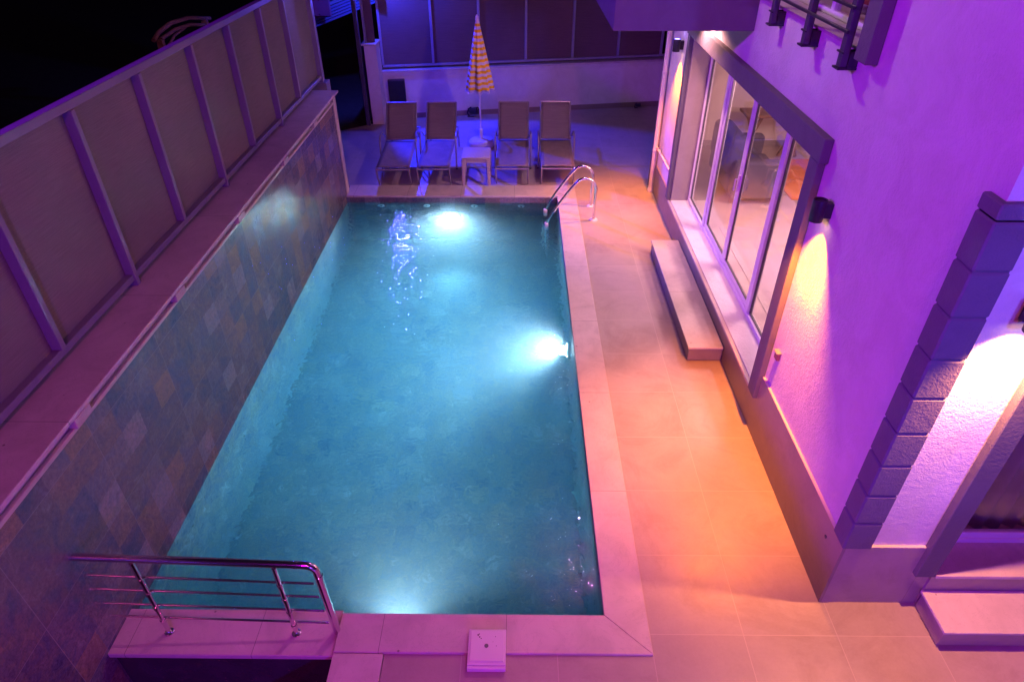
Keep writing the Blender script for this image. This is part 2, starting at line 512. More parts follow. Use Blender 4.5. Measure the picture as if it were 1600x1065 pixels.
# deck tiles
mb = MB()
mb.box(0.852, 2.30, 2.185, 9.60, -0.06, 0)
mb.box(0.852, 8.0, -1.2, 2.185, -0.06, 0)
mb.box(2.30, 8.0, 2.185, 2.60, -0.06, 0)
mb.box(-0.83, 0.852, -1.2, 2.185, -0.06, 0)
mb.box(-2.83, 2.30, 9.60, 12.6, -0.06, 0)
mb.prism([(-2.62, 12.6), (2.30, 12.6), (2.30, 13.9), (-2.62, 13.1)], -0.06, 0)
mb.box(2.30, 5.0, 9.60, 14.3, -0.06, 0)
mb.prism([(-3.6, 10.6), (-2.83, 9.6), (-2.83, 12.6), (-3.6, 12.0)], -0.06, 0)
struct(mb.build('deck', 'deck'))

# pool basin: floor and sides as one open shell
mb = MB()
zt, zb = -0.012, ZW - DEPTH
mb.box(XW - 0.2, XP + 0.2, Y0 - 0.2, Y1 + 0.2, zb - 0.2, zb)
o = mb.build('pool_floor', 'slate_floor'); struct(o)
mb = MB(); mb.box(XP, XP + 0.2, Y0 - 0.2, Y1 + 0.2, zb, zt)
struct(mb.build('pool_side_wall', 'slate_pool_y'))
mb = MB(); mb.box(XW - 0.2, XP, Y1, Y1 + 0.2, zb, zt)
struct(mb.build('pool_far_wall', 'slate_pool_x'))
mb = MB(); mb.box(XW, XP, Y0 - 0.2, Y0, zb, zt)
struct(mb.build('pool_near_wall', 'slate_pool_x'))
mb = MB(); mb.box(XW - 0.2, XW, Y0 - 0.2, Y1, zb, -0.101)
struct(mb.build('pool_left_wall', 'slate_pool_y'))

# limestone coping, mitred at the corners
mb = MB()
ZC = 0.018
def slab(poly): mb.prism(poly, -0.012, ZC)
slab([(XP, Y0), (0.852, 2.185), (0.852, 9.598), (XP, Y1)])
o = mb.build('coping', 'coping_y', bev=0.004); struct(o)
mb = MB()
slab([(XP, Y1), (0.852, 9.598), (-2.60, 9.598), (XW, Y1)])
struct(mb.build('far_coping', 'coping_x', bev=0.004))
mb = MB()
slab([(-1.15, 2.185), (0.852, 2.185), (XP, Y0), (-1.15, Y0)])
struct(mb.build('near_coping', 'coping_x', bev=0.004))
mb = MB()
mb.box(XW, -1.152, 2.17, 2.485, -0.05, -0.008)
struct(mb.build('stair_threshold', 'coping_x', bev=0.004))
mb = MB()
mb.box(-1.15, -0.835, -1.2, 2.18, -0.03, 0.012)
struct(mb.build('stair_coping', 'coping_y', bev=0.003))
# dark stair pit in front of the threshold
mb = MB()
mb.box(XW, -1.152, 2.21, 2.249, -1.6, -0.052)
mb.box(-1.15, -1.0, -1.2, 2.20, -1.6, -0.032)
mb.box(XW, -1.152, -1.2, 2.21, -1.62, -1.55)
for k in range(4):
    mb.box(XW + 0.002, -1.153, 2.21 - 0.28 * (4 - k), 2.21 - 0.28 * (3 - k), -1.55, -1.30 + 0.27 * k - 0.3)
struct(mb.build('stair_pit', 'slate_dark'))

# water: one closed body filling the basin
def water_mat():
    m, nt, out = new_mat('pool_water')
    N = NT(nt)
    p, x = N.pos()
    st = N.n('ShaderNodeVectorMath', operation='MULTIPLY'); N.lk(p, st.inputs[0]); st.inputs[1].default_value = (1.0, 1.25, 1.0)
    a = N.noise(st.outputs[0], 3.2, 3, 0.5, 0.6)
    b = N.noise(st.outputs[0], 11.0, 1, 0.4, 0.6)
    c = N.noise(st.outputs[0], 42.0, 2, 0.5, 0.3)
    h = N.math('ADD', N.math('MULTIPLY', a, 0.30), N.math('ADD', N.math('MULTIPLY', b, 0.29), N.math('MULTIPLY', c, 0.009)))
    nrm = N.bump(h, 1.0, 0.030)
    g = N.n('ShaderNodeBsdfGlass'); g.inputs['Roughness'].default_value = 0.014; g.inputs['IOR'].default_value = 1.33
    g.inputs[0].default_value = (1, 1, 1, 1)
    N.lk(nrm, g.inputs['Normal'])
    N.lk(g.outputs[0], out.inputs[0])
    va = N.n('ShaderNodeVolumeAbsorption'); va.inputs[0].default_value = (0.0, 0.76, 0.95, 1); va.inputs['Density'].default_value = 0.46
    vs = N.n('ShaderNodeVolumeScatter'); vs.inputs[0].default_value = (0.75, 0.92, 1.0, 1); vs.inputs['Density'].default_value = 0.18
    vs.inputs['Anisotropy'].default_value = 0.35
    ad = N.n('ShaderNodeAddShader'); N.lk(va.outputs[0], ad.inputs[0]); N.lk(vs.outputs[0], ad.inputs[1])
    N.lk(ad.outputs[0], out.inputs[1])
    return m
M['water'] = water_mat()
mb = MB(); mb.box(XW - 0.008, XP + 0.01, Y0 - 0.01, Y1 + 0.01, zb - 0.02, ZW)
struct(mb.build('water', 'water', smooth=False))

# ================================================================== GARDEN WALL, TILED, LEFT OF THE POOL
gw = thing('garden_wall', (-2.8, 4.0, 0), 'long garden wall clad in mottled slate tiles with a stone cap beside the pool', 'wall')
mb = MB(); mb.box(-3.02, XW, -1.4, 9.24, -0.10, 1.345); mb.box(-3.02, XW, -1.4, 2.24, -1.6, -0.1001)
mb.build('tile_cladding', 'slate', gw)
mb = MB(); mb.box(-3.03, XW - 0.03, -1.4, 9.235, 1.345, 1.425)
mb.build('recessed_course', 'stucco_smooth', gw)
mb = MB(); mb.box(XW - 0.022, XW + 0.008, -1.4, 9.243, 1.335, 1.362)
mb.build('edge_trim', 'marble_plain', gw, bev=0.003)
mb = MB(); mb.box(-3.03, XW + 0.012, 9.24, 9.37, -0.05, 1.42)
mb.build('end_trim', 'marble_plain', gw, bev=0.003)
mb = MB(); mb.box(-3.06, XW + 0.03, -1.4, 9.50, 1.425, 1.455)
mb.build('cap', limestone('cap_stone', (0.60, 0.54, 0.54), (1, 1.35, 0.02)), gw, bev=0.003)
for k, y in enumerate((1.49, 2.76, 4.12, 5.46, 6.87, 8.14)):
    mb = MB(); mb.box(XW - 0.035, XW + 0.033, y, y + 0.16, 1.363, 1.424)
    mb.build('cap_bracket', 'marble_plain', gw, bev=0.003)

fn = thing('garden_fence', (-2.88, 4.0, 1.455), 'tall screen fence of metal posts and grey-brown woven panels on the garden wall cap', 'fence')
XF = -2.88
ztop = 2.80
mb = MB(); mb.box(XF - 0.05, XF + 0.02, 0.0, 9.93, ztop - 0.055, ztop)
mb.build('top_rail', 'fence_metal', fn, bev=0.003)
mb = MB(); mb.box(XF - 0.04, XF + 0.018, 0.0, 9.93, 1.50, 1.548)
mb.build('bottom_rail', 'fence_metal', fn, bev=0.003)
mb = MB(); mb.box(XF - 0.075, XF - 0.062, 0.0, 9.93, 1.4555, 1.56)
mb.build('gap_light_block', 'anthracite', fn)  # added dark strip, blocks light under the rail so the gap stays dark
ys = [0.55, 1.45, 2.38, 3.29, 4.23, 5.14, 6.10, 6.99, 7.94, 8.79, 9.93]
for k, y in enumerate(ys):
    foot = 1.455 if k % 2 == 0 else 1.549
    mb = MB(); mb.box(XF - 0.06, XF + 0.032, y - 0.022, y + 0.022, foot, ztop - 0.056)
    mb.build('post', 'fence_metal', fn, bev=0.003)
for k in range(len(ys) - 1):
    mb = MB(); mb.box(XF - 0.045, XF - 0.035, ys[k] + 0.023, ys[k+1] - 0.023, 1.549, ztop - 0.056)
    mb.build('screen_panel', 'screen', fn)
mb = MB(); mb.box(XF - 0.13, XF + 0.02, 9.99, 10.05, 1.455, 2.9); mb.box(XF - 0.13, XF + 0.02, 9.953, 9.988, 1.455, 2.9)
mb.build('end_post', 'fence_metal', fn, bev=0.003)
mb = MB(); mb.box(-3.06, -2.80, 9.88, 10.09, 1.0, 1.454)
mb.build('end_bearer', 'fence_metal', fn, bev=0.003)

# ================================================================== FAR WALL (slightly turned)
FA = Vector((-2.57, 12.905, 0)); FB = Vector((2.95, 13.84, 0))
fd = (FB - FA).normalized(); fnrm = Vector((fd.y, -fd.x, 0))   # towards the camera
def fp(t, d, z): p = FA + fd * t + fnrm * d; return (p.x, p.y, z)
FL = (FB - FA).length
def fbox(mb, t0, t1, d0, d1, z0, z1):
    """d: distance in front (+) of the wall face"""
    lo = [fp(t0, d1, z0), fp(t1, d1, z0), fp(t1, d0, z0), fp(t0, d0, z0)]
    hi = [fp(t0, d1, z1), fp(t1, d1, z1), fp(t1, d0, z1), fp(t0, d0, z1)]
    mb.hexa(lo, hi)
fw = thing('far_wall', tuple(fp(2.5, -0.1, 0)), 'low pale rendered wall behind the sun loungers', 'wall')
mb = MB(); fbox(mb, 0, FL, -0.25, 0, -0.05, 0.845)
mb.build('rendered_face', 'stucco_smooth', fw)
mb = MB(); fbox(mb, -0.02, FL, -0.27, 0.035, 0.865, 0.90)
mb.build('cap', 'marble_plain', fw, bev=0.004)
mb = MB(); fbox(mb, 0, FL, 0.0, 0.018, 0.80, 0.864)
mb.build('cap_moulding', 'stucco_smooth', fw, bev=0.006)
mb = MB(); fbox(mb, 0, FL, 0.001, 0.013, 0.0, 0.095)
mb.build('skirting', plain('skirting_tile', (0.24, 0.18, 0.16), 0.5), fw)
ff = thing('far_fence', tuple(fp(2.5, -0.1, 0.90)), 'dark woven screen fence standing on the low far wall', 'fence')
mb = MB(); fbox(mb, 0.02, FL, -0.12, -0.06, 0.935, 0.975)
mb.build('bottom_rail', 'fence_metal_back', ff, bev=0.003)
mb = MB(); fbox(mb, 0.02, FL, -0.12, -0.06, 2.76, 2.80)
mb.build('top_rail', 'fence_metal_back', ff, bev=0.003)
ts = [0.03, 0.97, 1.85, 2.74, 3.66, 4.57, 5.45]
for t in ts:
    mb = MB(); fbox(mb, t - 0.022, t + 0.022, -0.125, -0.055, 0.976, 2.759)
    mb.build('post', 'fence_metal_back', ff, bev=0.003)
for k in range(len(ts) - 1):
    mb = MB(); fbox(mb, ts[k] + 0.023, ts[k+1] - 0.023, -0.10, -0.09, 0.976, 2.759)
    mb.build('screen_panel', 'screen_far', ff)

gp = thing('gate_pillar', (-2.66, 12.75, 0), 'pale rendered gate pillar with a thin stone cap left of the far wall', 'pillar')
mb = MB(); mb.box(-2.79, -2.575, 12.58, 12.95, 0, 1.40); mb.build('shaft', 'stucco_smooth', gp)
mb = MB(); mb.box(-2.82, -2.56, 12.55, 12.98, 1.401, 1.432); mb.build('cap', 'marble_plain', gp, bev=0.004)
mb = MB(); mb.box(-2.785, -2.745, 12.66, 12.70, 1.433, 2.9); mb.build('post', 'fence_metal_back', gp, bev=0.002)
mb = MB(); mb.box(-2.745, -2.60, 12.70, 12.71, 1.433, 2.9); mb.build('screen_panel', 'screen_far', gp)
gt = thing('gate', (-2.86, 12.55, 0), 'tall dark metal gate post and leaf standing open left of the pillar', 'gate')
mb = MB(); mb.box(-2.90, -2.83, 12.50, 12.58, 0.0, 2.6); mb.build('post', 'anthracite', gt, bev=0.004)
mb = MB(); mb.box(-2.90, -2.86, 12.60, 13.6, 0.05, 1.38); mb.build('leaf', 'anthracite', gt, bev=0.004)
mb = MB(); mb.tube([(-2.915, 12.60, 0.95), (-2.935, 12.60, 0.95), (-2.935, 12.62, 0.80)], 0.012, 8); mb.build('handle', 'steel', gt)

# electrical box
eb = thing('speaker_cabinet', tuple(fp(0.24, 0.05, 0.54)), 'small dark square cabinet mounted on the pale far wall', 'cabinet')
mb = MB(); fbox(mb, 0.08, 0.40, 0.002, 0.09, 0.33, 0.745); mb.build('housing', 'black_metal', eb, bev=0.012, seg=2)
mb = MB(); fbox(mb, 0.10, 0.38, 0.091, 0.095, 0.35, 0.725); mb.build('front_panel', plain('dark_cloth', (0.018, 0.02, 0.03), 0.9), eb)

# small floodlights on the floor
def floor_flood(t, dd, s, label):
    c = Vector(fp(t, dd, 0))
    r = thing('floor_spotlight', tuple(c), label, 'spotlight', 'black spotlights at the foot of the far wall')
    mb = MB(); mb.tube([c + Vector(q) * s for q in ((-0.06, 0, 0.01), (-0.09, 0, 0.06), (-0.07, 0, 0.13), (-0.02, 0, 0.16))], 0.012 * s, 8)
    mb.box(c.x - 0.09*s, c.x + 0.02*s, c.y - 0.02*s, c.y + 0.02*s, 0.001, 0.012)
    mb.build('bracket', 'black_metal', r)
    mb = MB()
    mb.tube([c + Vector((-0.05, 0.02, 0.09)) * s, c + Vector((-0.02, 0, 0.095)) * s, c + Vector((0.05, -0.03, 0.11)) * s, c + Vector((0.09, -0.05, 0.12)) * s], [0.03*s, 0.05*s, 0.055*s, 0.06*s], 16)
    mb.build('head', 'black_metal', r)
    mb = MB(); a = c + Vector((0.091, -0.051, 0.12)) * s; b = a + Vector((0.006, -0.003, 0.001)) * s
    mb.tube([a, b], 0.045 * s, 16); mb.build('lens', 'glass', r)
floor_flood(1.66, 0.12, 1.15, 'larger black spotlight on the floor by the far wall, beside the parasol')
floor_flood(5.02, 0.10, 0.6, 'smaller black spotlight at the wall foot near the house corner')

# blue lamp on the gate pillar fence
bl = thing('blue_lamp', (-2.50, 12.78, 2.28), 'bright blue floodlight fixed high on the fence post above the gate pillar', 'lamp')
mb = MB(); mb.box(-2.55, -2.45, 12.831, 12.90, 2.28, 2.40); mb.box(-2.63, -2.37, 12.781, 12.83, 2.24, 2.44)
mb.build('housing', 'black_metal', bl)
mb = MB(); mb.box(-2.57, -2.44, 12.765, 12.78, 2.29, 2.39)
mb.build('lens', emit('blue_lens', (0.06, 0.05, 1.0), 1900), bl)
spot('blue_lamp_beam', (-2.50, 12.76, 2.33), (-0.4, 11.1, 0.0), (0.01, 0.015, 1.0), 2300, 64, 0.25, 0.02)
spot('blue_lamp_canopy', (-2.62, 13.0, 2.5), (-3.3, 14.0, 1.7), (0.03, 0.05, 1.0), 350, 110, 0.6, 0.03)
spot('blue_lamp_spill', (-2.35, 12.50, 2.75), (-2.0, 13.1, 2.0), (0.03, 0.04, 1.0), 330, 90, 0.6, 0.03)

# neighbour beyond the gate: blue-lit canopy edge with a dark board
nb = thing('neighbour_canopy', (-3.4, 13.6, 1.6), 'blue-lit sloping canopy edge of the neighbouring plot, behind the gate', 'canopy')
mb = MB()
for k in range(5):
    mb.beam((-4.35, 14.0, 1.34 + 0.052 * k), (-2.58, 14.0, 1.96 + 0.052 * k), 0.05, 0.040)
mb.build('fascia', plain('canopy_metal', (0.16, 0.16, 0.3), 0.35, 0.4), nb, bev=0.004)
mb = MB(); mb.hexa([(-4.35, 14.05, 1.58), (-2.58, 14.05, 2.20), (-2.58, 16.0, 2.20), (-4.35, 16.0, 1.58)], [(-4.35, 14.05, 1.64), (-2.58, 14.05, 2.26), (-2.58, 16.0, 2.26), (-4.35, 16.0, 1.64)])
mb.build('roof_sheet', plain('canopy_sheet', (0.12, 0.14, 0.2), 0.5), nb)
mb = MB(); mb.box(-4.1, -4.04, 14.1, 14.16, -0.06, 1.6); mb.build('post', 'anthracite', nb)
nbo = thing('notice_board', (-3.85, 13.75, 1.6), 'dark maroon board with small fixings on the edge of the blue-lit canopy', 'board')
mb = MB(); mb.box(-4.15, -3.60, 13.80, 13.84, 1.66, 2.35); mb.build('panel', plain('maroon_panel', (0.16, 0.03, 0.06), 0.6), nbo, bev=0.02)
for (x_, z_) in ((-3.90, 1.95), (-3.80, 1.955), (-3.82, 1.71), (-4.05, 1.72)):
    mb = MB(); mb.lathe((x_, 13.798, z_), [(0.012, 0.0), (0.010, -0.01)], 10, 'y')
    mb.build('fixing', 'steel', nbo)

# rusty arch in the dark beyond the garden fence
ar = thing('garden_arch', (-6.0, 12.6, 0), 'rust-brown arched garden shelter in the dark beyond the fence', 'shelter')
mb = MB(); mb.tube([(-6.0, 11.55, 1.69), (-6.0, 11.8, 1.77), (-6.0, 12.3, 1.82), (-6.0, 13.0, 1.78), (-6.0, 13.9, 1.62)], 0.035, 10)
mb.tube([(-6.0, 11.8, 1.66), (-6.0, 12.4, 1.70), (-6.0, 13.0, 1.67), (-6.0, 13.9, 1.5)], 0.03, 10)
mb.build('arched_beam', 'rusty', ar)
for y_ in (11.72, 13.6):
    mb = MB(); mb.box(-6.05, -5.95, y_, y_ + 0.09, -0.06, 1.66); mb.build('post', 'rusty', ar, bev=0.004)
mb = MB(); mb.tube([(-6.0, 11.80, 1.3), (-6.0, 11.95, 1.5), (-6.0, 12.3, 1.62), (-6.0, 12.8, 1.66)], 0.022, 8); mb.build('brace', 'rusty', ar)
spot('shelter_lamp', (-4.6, 11.0, 2.6), (-6.0, 12.3, 1.6), (1.0, 0.35, 0.3), 3.0, 60, 0.8, 0.05)

# ================================================================== HOUSE
hs = thing('house', (2.04, 2.59, 0), 'white stuccoed house with grey trim and quoins, lit violet along the pool deck', 'house')
mb = MB()
wall_panel(mb, 'x', 2.04, 2.30, [2.85, 4.23, 4.40, 6.10, 8.30, 9.66], [-0.05, 0.36, 2.40, 3.10, 4.9, 6.0],
           [(4.40, 8.30, 0.36, 2.40), (4.23, 6.10, 3.10, 4.9)])
welded(mb)
mb2 = MB()
wall_panel(mb2, 'y', 2.59, 2.85, [2.04, 2.66, 4.60, 8.0], [-0.05, 0.345, 2.45, 6.0], [(2.66, 4.60, 0.345, 2.45)])
welded(mb2)
off = len(mb.v); mb.v += mb2.v; mb.f += [[i + off for i in f] for f in mb2.f]
mb.build('wall', 'stucco', hs)
# plinth
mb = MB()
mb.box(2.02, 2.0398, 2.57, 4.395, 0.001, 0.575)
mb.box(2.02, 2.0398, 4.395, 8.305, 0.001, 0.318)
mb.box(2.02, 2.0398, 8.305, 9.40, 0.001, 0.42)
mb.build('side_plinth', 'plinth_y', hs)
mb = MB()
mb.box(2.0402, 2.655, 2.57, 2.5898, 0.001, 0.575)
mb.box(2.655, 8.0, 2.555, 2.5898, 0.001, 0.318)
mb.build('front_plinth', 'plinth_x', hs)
mb = MB()
mb.box(2.02, 2.0398, 2.572, 4.24, 0.5755, 0.583); mb.box(2.0402, 2.53, 2.57, 2.5898, 0.5755, 0.583)
mb.build('plinth_edge', plain('pale_edging', (0.55, 0.48, 0.42), 0.5), hs)
mb = MB(); mb.box(1.99, 2.0399, 9.57, 9.68, 0.001, 0.55); mb.box(2.0, 2.0399, 9.56, 9.68, 0.551, 6.0)
mb.build('corner_trim', 'grey_render', hs, bev=0.003)
# quoins
zq = 0.584
for k in range(9):
    h = 0.2445
    x0, y0 = 2.0, 2.548
    poly = [(x0, y0), (2.18, y0), (2.18, 2.5895), (2.0395, 2.5895), (2.0395, 2.698), (x0, 2.698)]
    mb = MB()
    mb.prism(poly, zq + 0.004, zq + h - 0.004)
    mb.build('quoin', 'quoin', hs, bev=0.009)
    zq += h
mb = MB(); mb.prism([(2.012, 2.56), (2.175, 2.56), (2.175, 2.5897), (2.0397, 2.5897), (2.0397, 2.692), (2.012, 2.692)], 0.586, zq - 0.004)
mb.build('quoin_backing', 'quoin', hs)
mb = MB()
mb.prism([(2.0, 2.548), (2.18, 2.548), (2.18, 2.5895), (2.0395, 2.5895), (2.0395, 2.698), (2.0, 2.698)], zq + 0.004, 2.862)
mb.build('quoin', 'quoin', hs, bev=0.007)
# balcony block on the far end
mb = MB(); mb.box(0.815, 2.039, 6.226, 9.66, 2.832, 4.6)
mb.build('balcony', stucco('balcony_render', (0.15, 0.13, 0.17), 0.2, 120), hs, bev=0.004)
bal = thing('balcony_floodlight', (0.95, 6.2, 4.3), 'white floodlight on the balcony parapet above the deck, outside the top edge', 'floodlight')
mb = MB(); mb.box(0.85, 1.05, 6.10, 6.20, 4.20, 4.36); mb.build('housing', 'black_metal', bal, bev=0.008)
mb = MB(); mb.box(0.92, 0.985, 6.085, 6.0995, 4.25, 4.31); mb.build('lens', emit('white_lens', (1.0, 0.62, 0.75), 1600), bal)
spot('balcony_floodlight_beam', (0.95, 6.07, 4.28), (-0.5, 3.0, 0.0), (1.0, 0.12, 0.60), 300, 50, 0.9, 0.03)
# roof / upper slab and room shell
mb = MB(); mb.box(2.0, 8.0, 2.5, 9.7, 6.0, 6.2); mb.build('roof_slab', 'grey_render', hs)
mb = MB(); mb.box(2.301, 8.0, 2.851, 10.66, 2.66, 3.09); mb.build('floor_slab', 'int_wall', hs)
mb = MB(); mb.box(2.301, 8.0, 2.851, 10.66, 0.20, 0.335); mb.build('room_floor', 'int_floor', hs)
mb = MB(); mb.box(2.301, 8.0, 10.5, 10.66, -0.05, 2.659); mb.box(2.301, 2.40, 9.661, 10.499, -0.05, 2.659); mb.box(5.35, 5.45, 3.6, 10.499, 0.336, 2.659); mb.box(2.301, 8.0, 3.55, 3.60, 0.336, 2.659); mb.box(7.9, 8.0, 2.851, 3.549, 0.336, 2.659)
mb.build('room_wall', 'int_wall', hs)
mb = MB(); mb.box(2.41, 5.34, 10.482, 10.499, 0.336, 0.42); mb.build('room_skirting', 'rug_grey', hs)
mb = MB(); mb.box(3.6, 3.7, 2.86, 9.6, 3.095, 5.9); mb.box(2.301, 3.6, 6.15, 6.25, 3.095, 5.9); mb.box(2.301, 3.6, 4.05, 4.12, 3.095, 5.9)
mb.build('upper_room_wall', 'int_wall', hs)
mb = MB(); mb.box(2.02, 2.6, 4.235, 6.095, 3.101, 3.118); mb.build('upper_threshold', 'marble_plain', hs)

# big sliding window
wf = MB()
XG0, XG1 = 2.265, 2.325
wf.box(XG0, XG1, 4.402, 8.298, 0.352, 0.40)
wf.box(XG0, XG1, 4.402, 8.298, 2.345, 2.398)
for (a, b) in ((4.402, 4.45), (5.47, 5.545), (7.40, 7.475), (8.248, 8.298)):
    wf.box(XG0, XG1, a, b, 0.40, 2.345)
win = wf.build('window', 'white_pvc', hs, bev=0.004)
def sash(y0, y1, x0, x1, nm='sash', w=0.055):
    m_ = MB()
    m_.box(x0, x1, y0, y1, 0.402, 0.402 + w); m_.box(x0, x1, y0, y1, 2.343 - w, 2.343)
    m_.box(x0, x1, y0, y0 + w, 0.402 + w, 2.343 - w); m_.box(x0, x1, y1 - w, y1, 0.402 + w, 2.343 - w)
    m_.build(nm, 'white_pvc', win, bev=0.004)
sash(5.547, 6.505, 2.280, 2.318); sash(6.507, 7.398, 2.280, 2.318)
gk = MB()
for (a, b, w) in ((4.452, 5.468, 0.0), (5.547, 6.505, 0.056), (6.507, 7.398, 0.056), (7.477, 8.246, 0.0)):
    y0, y1, z0, z1 = a + w, b - w, 0.402 + w, 2.343 - w
    gk.box(2.288, 2.311, y0, y0 + 0.008, z0, z1); gk.box(2.288, 2.311, y1 - 0.008, y1, z0, z1)
    gk.box(2.288, 2.311, y0 + 0.008, y1 - 0.008, z0, z0 + 0.008); gk.box(2.288, 2.311, y0 + 0.008, y1 - 0.008, z1 - 0.008, z1)
    pn = MB(); pn.box(2.297, 2.303, y0 + 0.009, y1 - 0.009, z0 + 0.009, z1 - 0.009)
    pn.build('pane', 'glass', win)
gk.build('gasket', 'gasket', win)
mb = MB(); mb.box(2.258, 2.2795, 6.475, 6.50, 1.25, 1.42); mb.tube([(2.27, 6.487, 1.38), (2.235, 6.487, 1.38), (2.235, 6.487, 1.26)], 0.009, 8)
mb.build('handle', 'white_pvc', win)
mb = MB(); mb.box(2.0, 2.2645, 4.402, 8.298, 0.325, 0.352); mb.box(2.0, 2.019, 4.32, 4.40, 0.325, 0.352)
mb.build('window_sill', 'marble', hs, bev=0.004)
mb = MB()
mb.box(1.985, 2.0395, 4.245, 4.398, 0.345, 2.398); mb.box(1.985, 2.0395, 8.302, 8.40, 0.36, 2.398)
mb.box(1.975, 2.0395, 4.215, 8.43, 2.402, 2.565)
mb.build('window_surround', 'grey_render', hs, bev=0.005)
M['reveal'] = stucco('reveal_render', (0.30, 0.27, 0.25), 0.15, 120)
for (a, b) in ((8.276, 8.2985), (4.4015, 4.42)):
    mb = MB(); mb.box(2.0405, 2.264, a, b, 0.354, 2.39); mb.build('window_reveal', 'reveal', hs)

# front door (glazed) in the near face
mb = MB()
mb.box(2.53, 2.657, 2.535, 2.5895, 0.33, 2.6); mb.box(2.657, 4.72, 2.535, 2.5895, 2.455, 2.6)
mb.build('door_surround', 'grey_render', hs, bev=0.005)
mb = MB(); mb.box(2.661, 4.598, 2.53, 2.79, 0.322, 0.3515); mb.build('door_sill', 'marble_plain', hs, bev=0.003)
mb = MB()
mb.box(2.662, 4.598, 2.79, 2.845, 0.346, 0.385); mb.box(2.662, 4.598, 2.79, 2.845, 2.39, 2.448)
for (a, b) in ((2.662, 2.71), (3.60, 3.68), (4.55, 4.598)): mb.box(a, b, 2.79, 2.845, 0.385, 2.39)
mb.box(2.71, 3.60, 2.80, 2.835, 0.386, 0.44)
dr = mb.build('door', 'white_pvc', hs, bev=0.004)
mb = MB(); mb.box(2.712, 3.598, 2.815, 2.821, 0.441, 2.388); mb.build('pane', 'glass', dr)
mb = MB(); mb.box(3.682, 4.548, 2.815, 2.821, 0.386, 2.388); mb.build('pane', 'glass', dr)
cu = MB()
n = 160; x0, x1 = 2.68, 4.58
for k in range(n):
    def yy(i): return 2.93 + 0.022 * math.sin(i * 0.62) + 0.014 * math.sin(i * 0.23 + 1)
    xa = x0 + (x1 - x0) * k / n; xb = x0 + (x1 - x0) * (k + 1) / n
    cu.face([(xa, yy(k), 0.3365), (xb, yy(k+1), 0.3365), (xb, yy(k+1), 2.44), (xa, yy(k), 2.44)])
welded(cu)
cc = cu.build('curtain', 'curtain', None, loc=(3.6, 2.93, 0.36))
cc.modifiers.new('thick', 'SOLIDIFY').thickness = 0.003
tag(cc, 'brownish full-length curtain hanging behind the near glazed door', 'curtain')

# upper window surround (seen at the top edge)
mb = MB(); mb.box(1.965, 2.0395, 3.97, 4.13, 3.075, 4.95); mb.build('upper_surround', 'grey_render', hs, bev=0.004)
uw = MB(); uw.box(2.24, 2.29, 4.235, 6.095, 3.12, 3.16)
for (a, b) in ((4.235, 4.29), (4.44, 4.50), (5.2, 5.26), (6.04, 6.095)): uw.box(2.24, 2.29, a, b, 3.16, 4.85)
uwo = uw.build('upper_window', 'white_pvc', hs, bev=0.003)
mb = MB(); mb.box(2.262, 2.268, 5.262, 6.038, 3.162, 4.84); mb.build('pane', 'glass', uwo)
mb = MB(); mb.box(2.262, 2.268, 4.502, 5.198, 3.162, 4.84); mb.build('pane', 'glass', uwo)

# juliet railing
jr = thing('balustrade', (1.96, 5.2, 3.0), 'black steel railing with bracketed posts across the upper window', 'railing')
for y_ in (5.60, 4.88, 4.25):
    mb = MB(); mb.box(1.94, 1.98, y_ - 0.032, y_ + 0.032, 3.005, 4.0)
    p_ = mb.build('post', 'anthracite', jr, bev=0.003)
    mb = MB(); mb.box(1.925, 2.0395, y_ - 0.045, y_ + 0.045, 2.993, 3.0045); mb.box(1.981, 2.0395, y_ - 0.040, y_ - 0.032, 3.005, 3.095); mb.box(1.981, 2.0395, y_ + 0.032, y_ + 0.040, 3.005, 3.095)
    mb.box(1.928, 1.9395, y_ - 0.042, y_ + 0.042, 3.085, 3.095)
    mb.build('bracket', 'black_metal', p_)
for z_ in (3.205, 3.335, 3.465, 3.595):
    mb = MB(); mb.beam((1.928, 4.20, z_), (1.928, 6.2, z_), 0.018, 0.018); mb.build('rail', 'black_metal', jr, bev=0.002)
mb = MB(); mb.beam((1.94, 4.19, 4.02), (1.94, 6.2, 4.02), 0.05, 0.03); mb.build('top_rail', 'black_metal', jr, bev=0.002)

# red sofa in the upper room
rs = thing('red_armchair', (2.85, 5.1, 3.12), 'red and violet upholstered seat just inside the upper window', 'armchair')
mb = MB(); mb.box(2.55, 3.25, 4.35, 5.75, 3.16, 3.42); mb.build('seat', 'red', rs, bev=0.03, seg=3)
mb = MB(); mb.box(3.10, 3.35, 4.35, 5.75, 3.43, 3.85); mb.build('backrest', 'red', rs, bev=0.04, seg=3)
for y_ in (4.25, 5.76):
    mb = MB(); mb.box(2.55, 3.25, y_ - 0.0, y_ + 0.09, 3.16, 3.62); mb.build('armrest', 'red', rs, bev=0.03, seg=3)
for (x_, y_) in ((2.6, 4.4), (2.6, 5.65), (3.15, 4.4), (3.15, 5.65)):
    mb = MB(); mb.box(x_, x_ + 0.05, y_, y_ + 0.05, 3.091, 3.159); mb.build('leg', 'wood', rs)

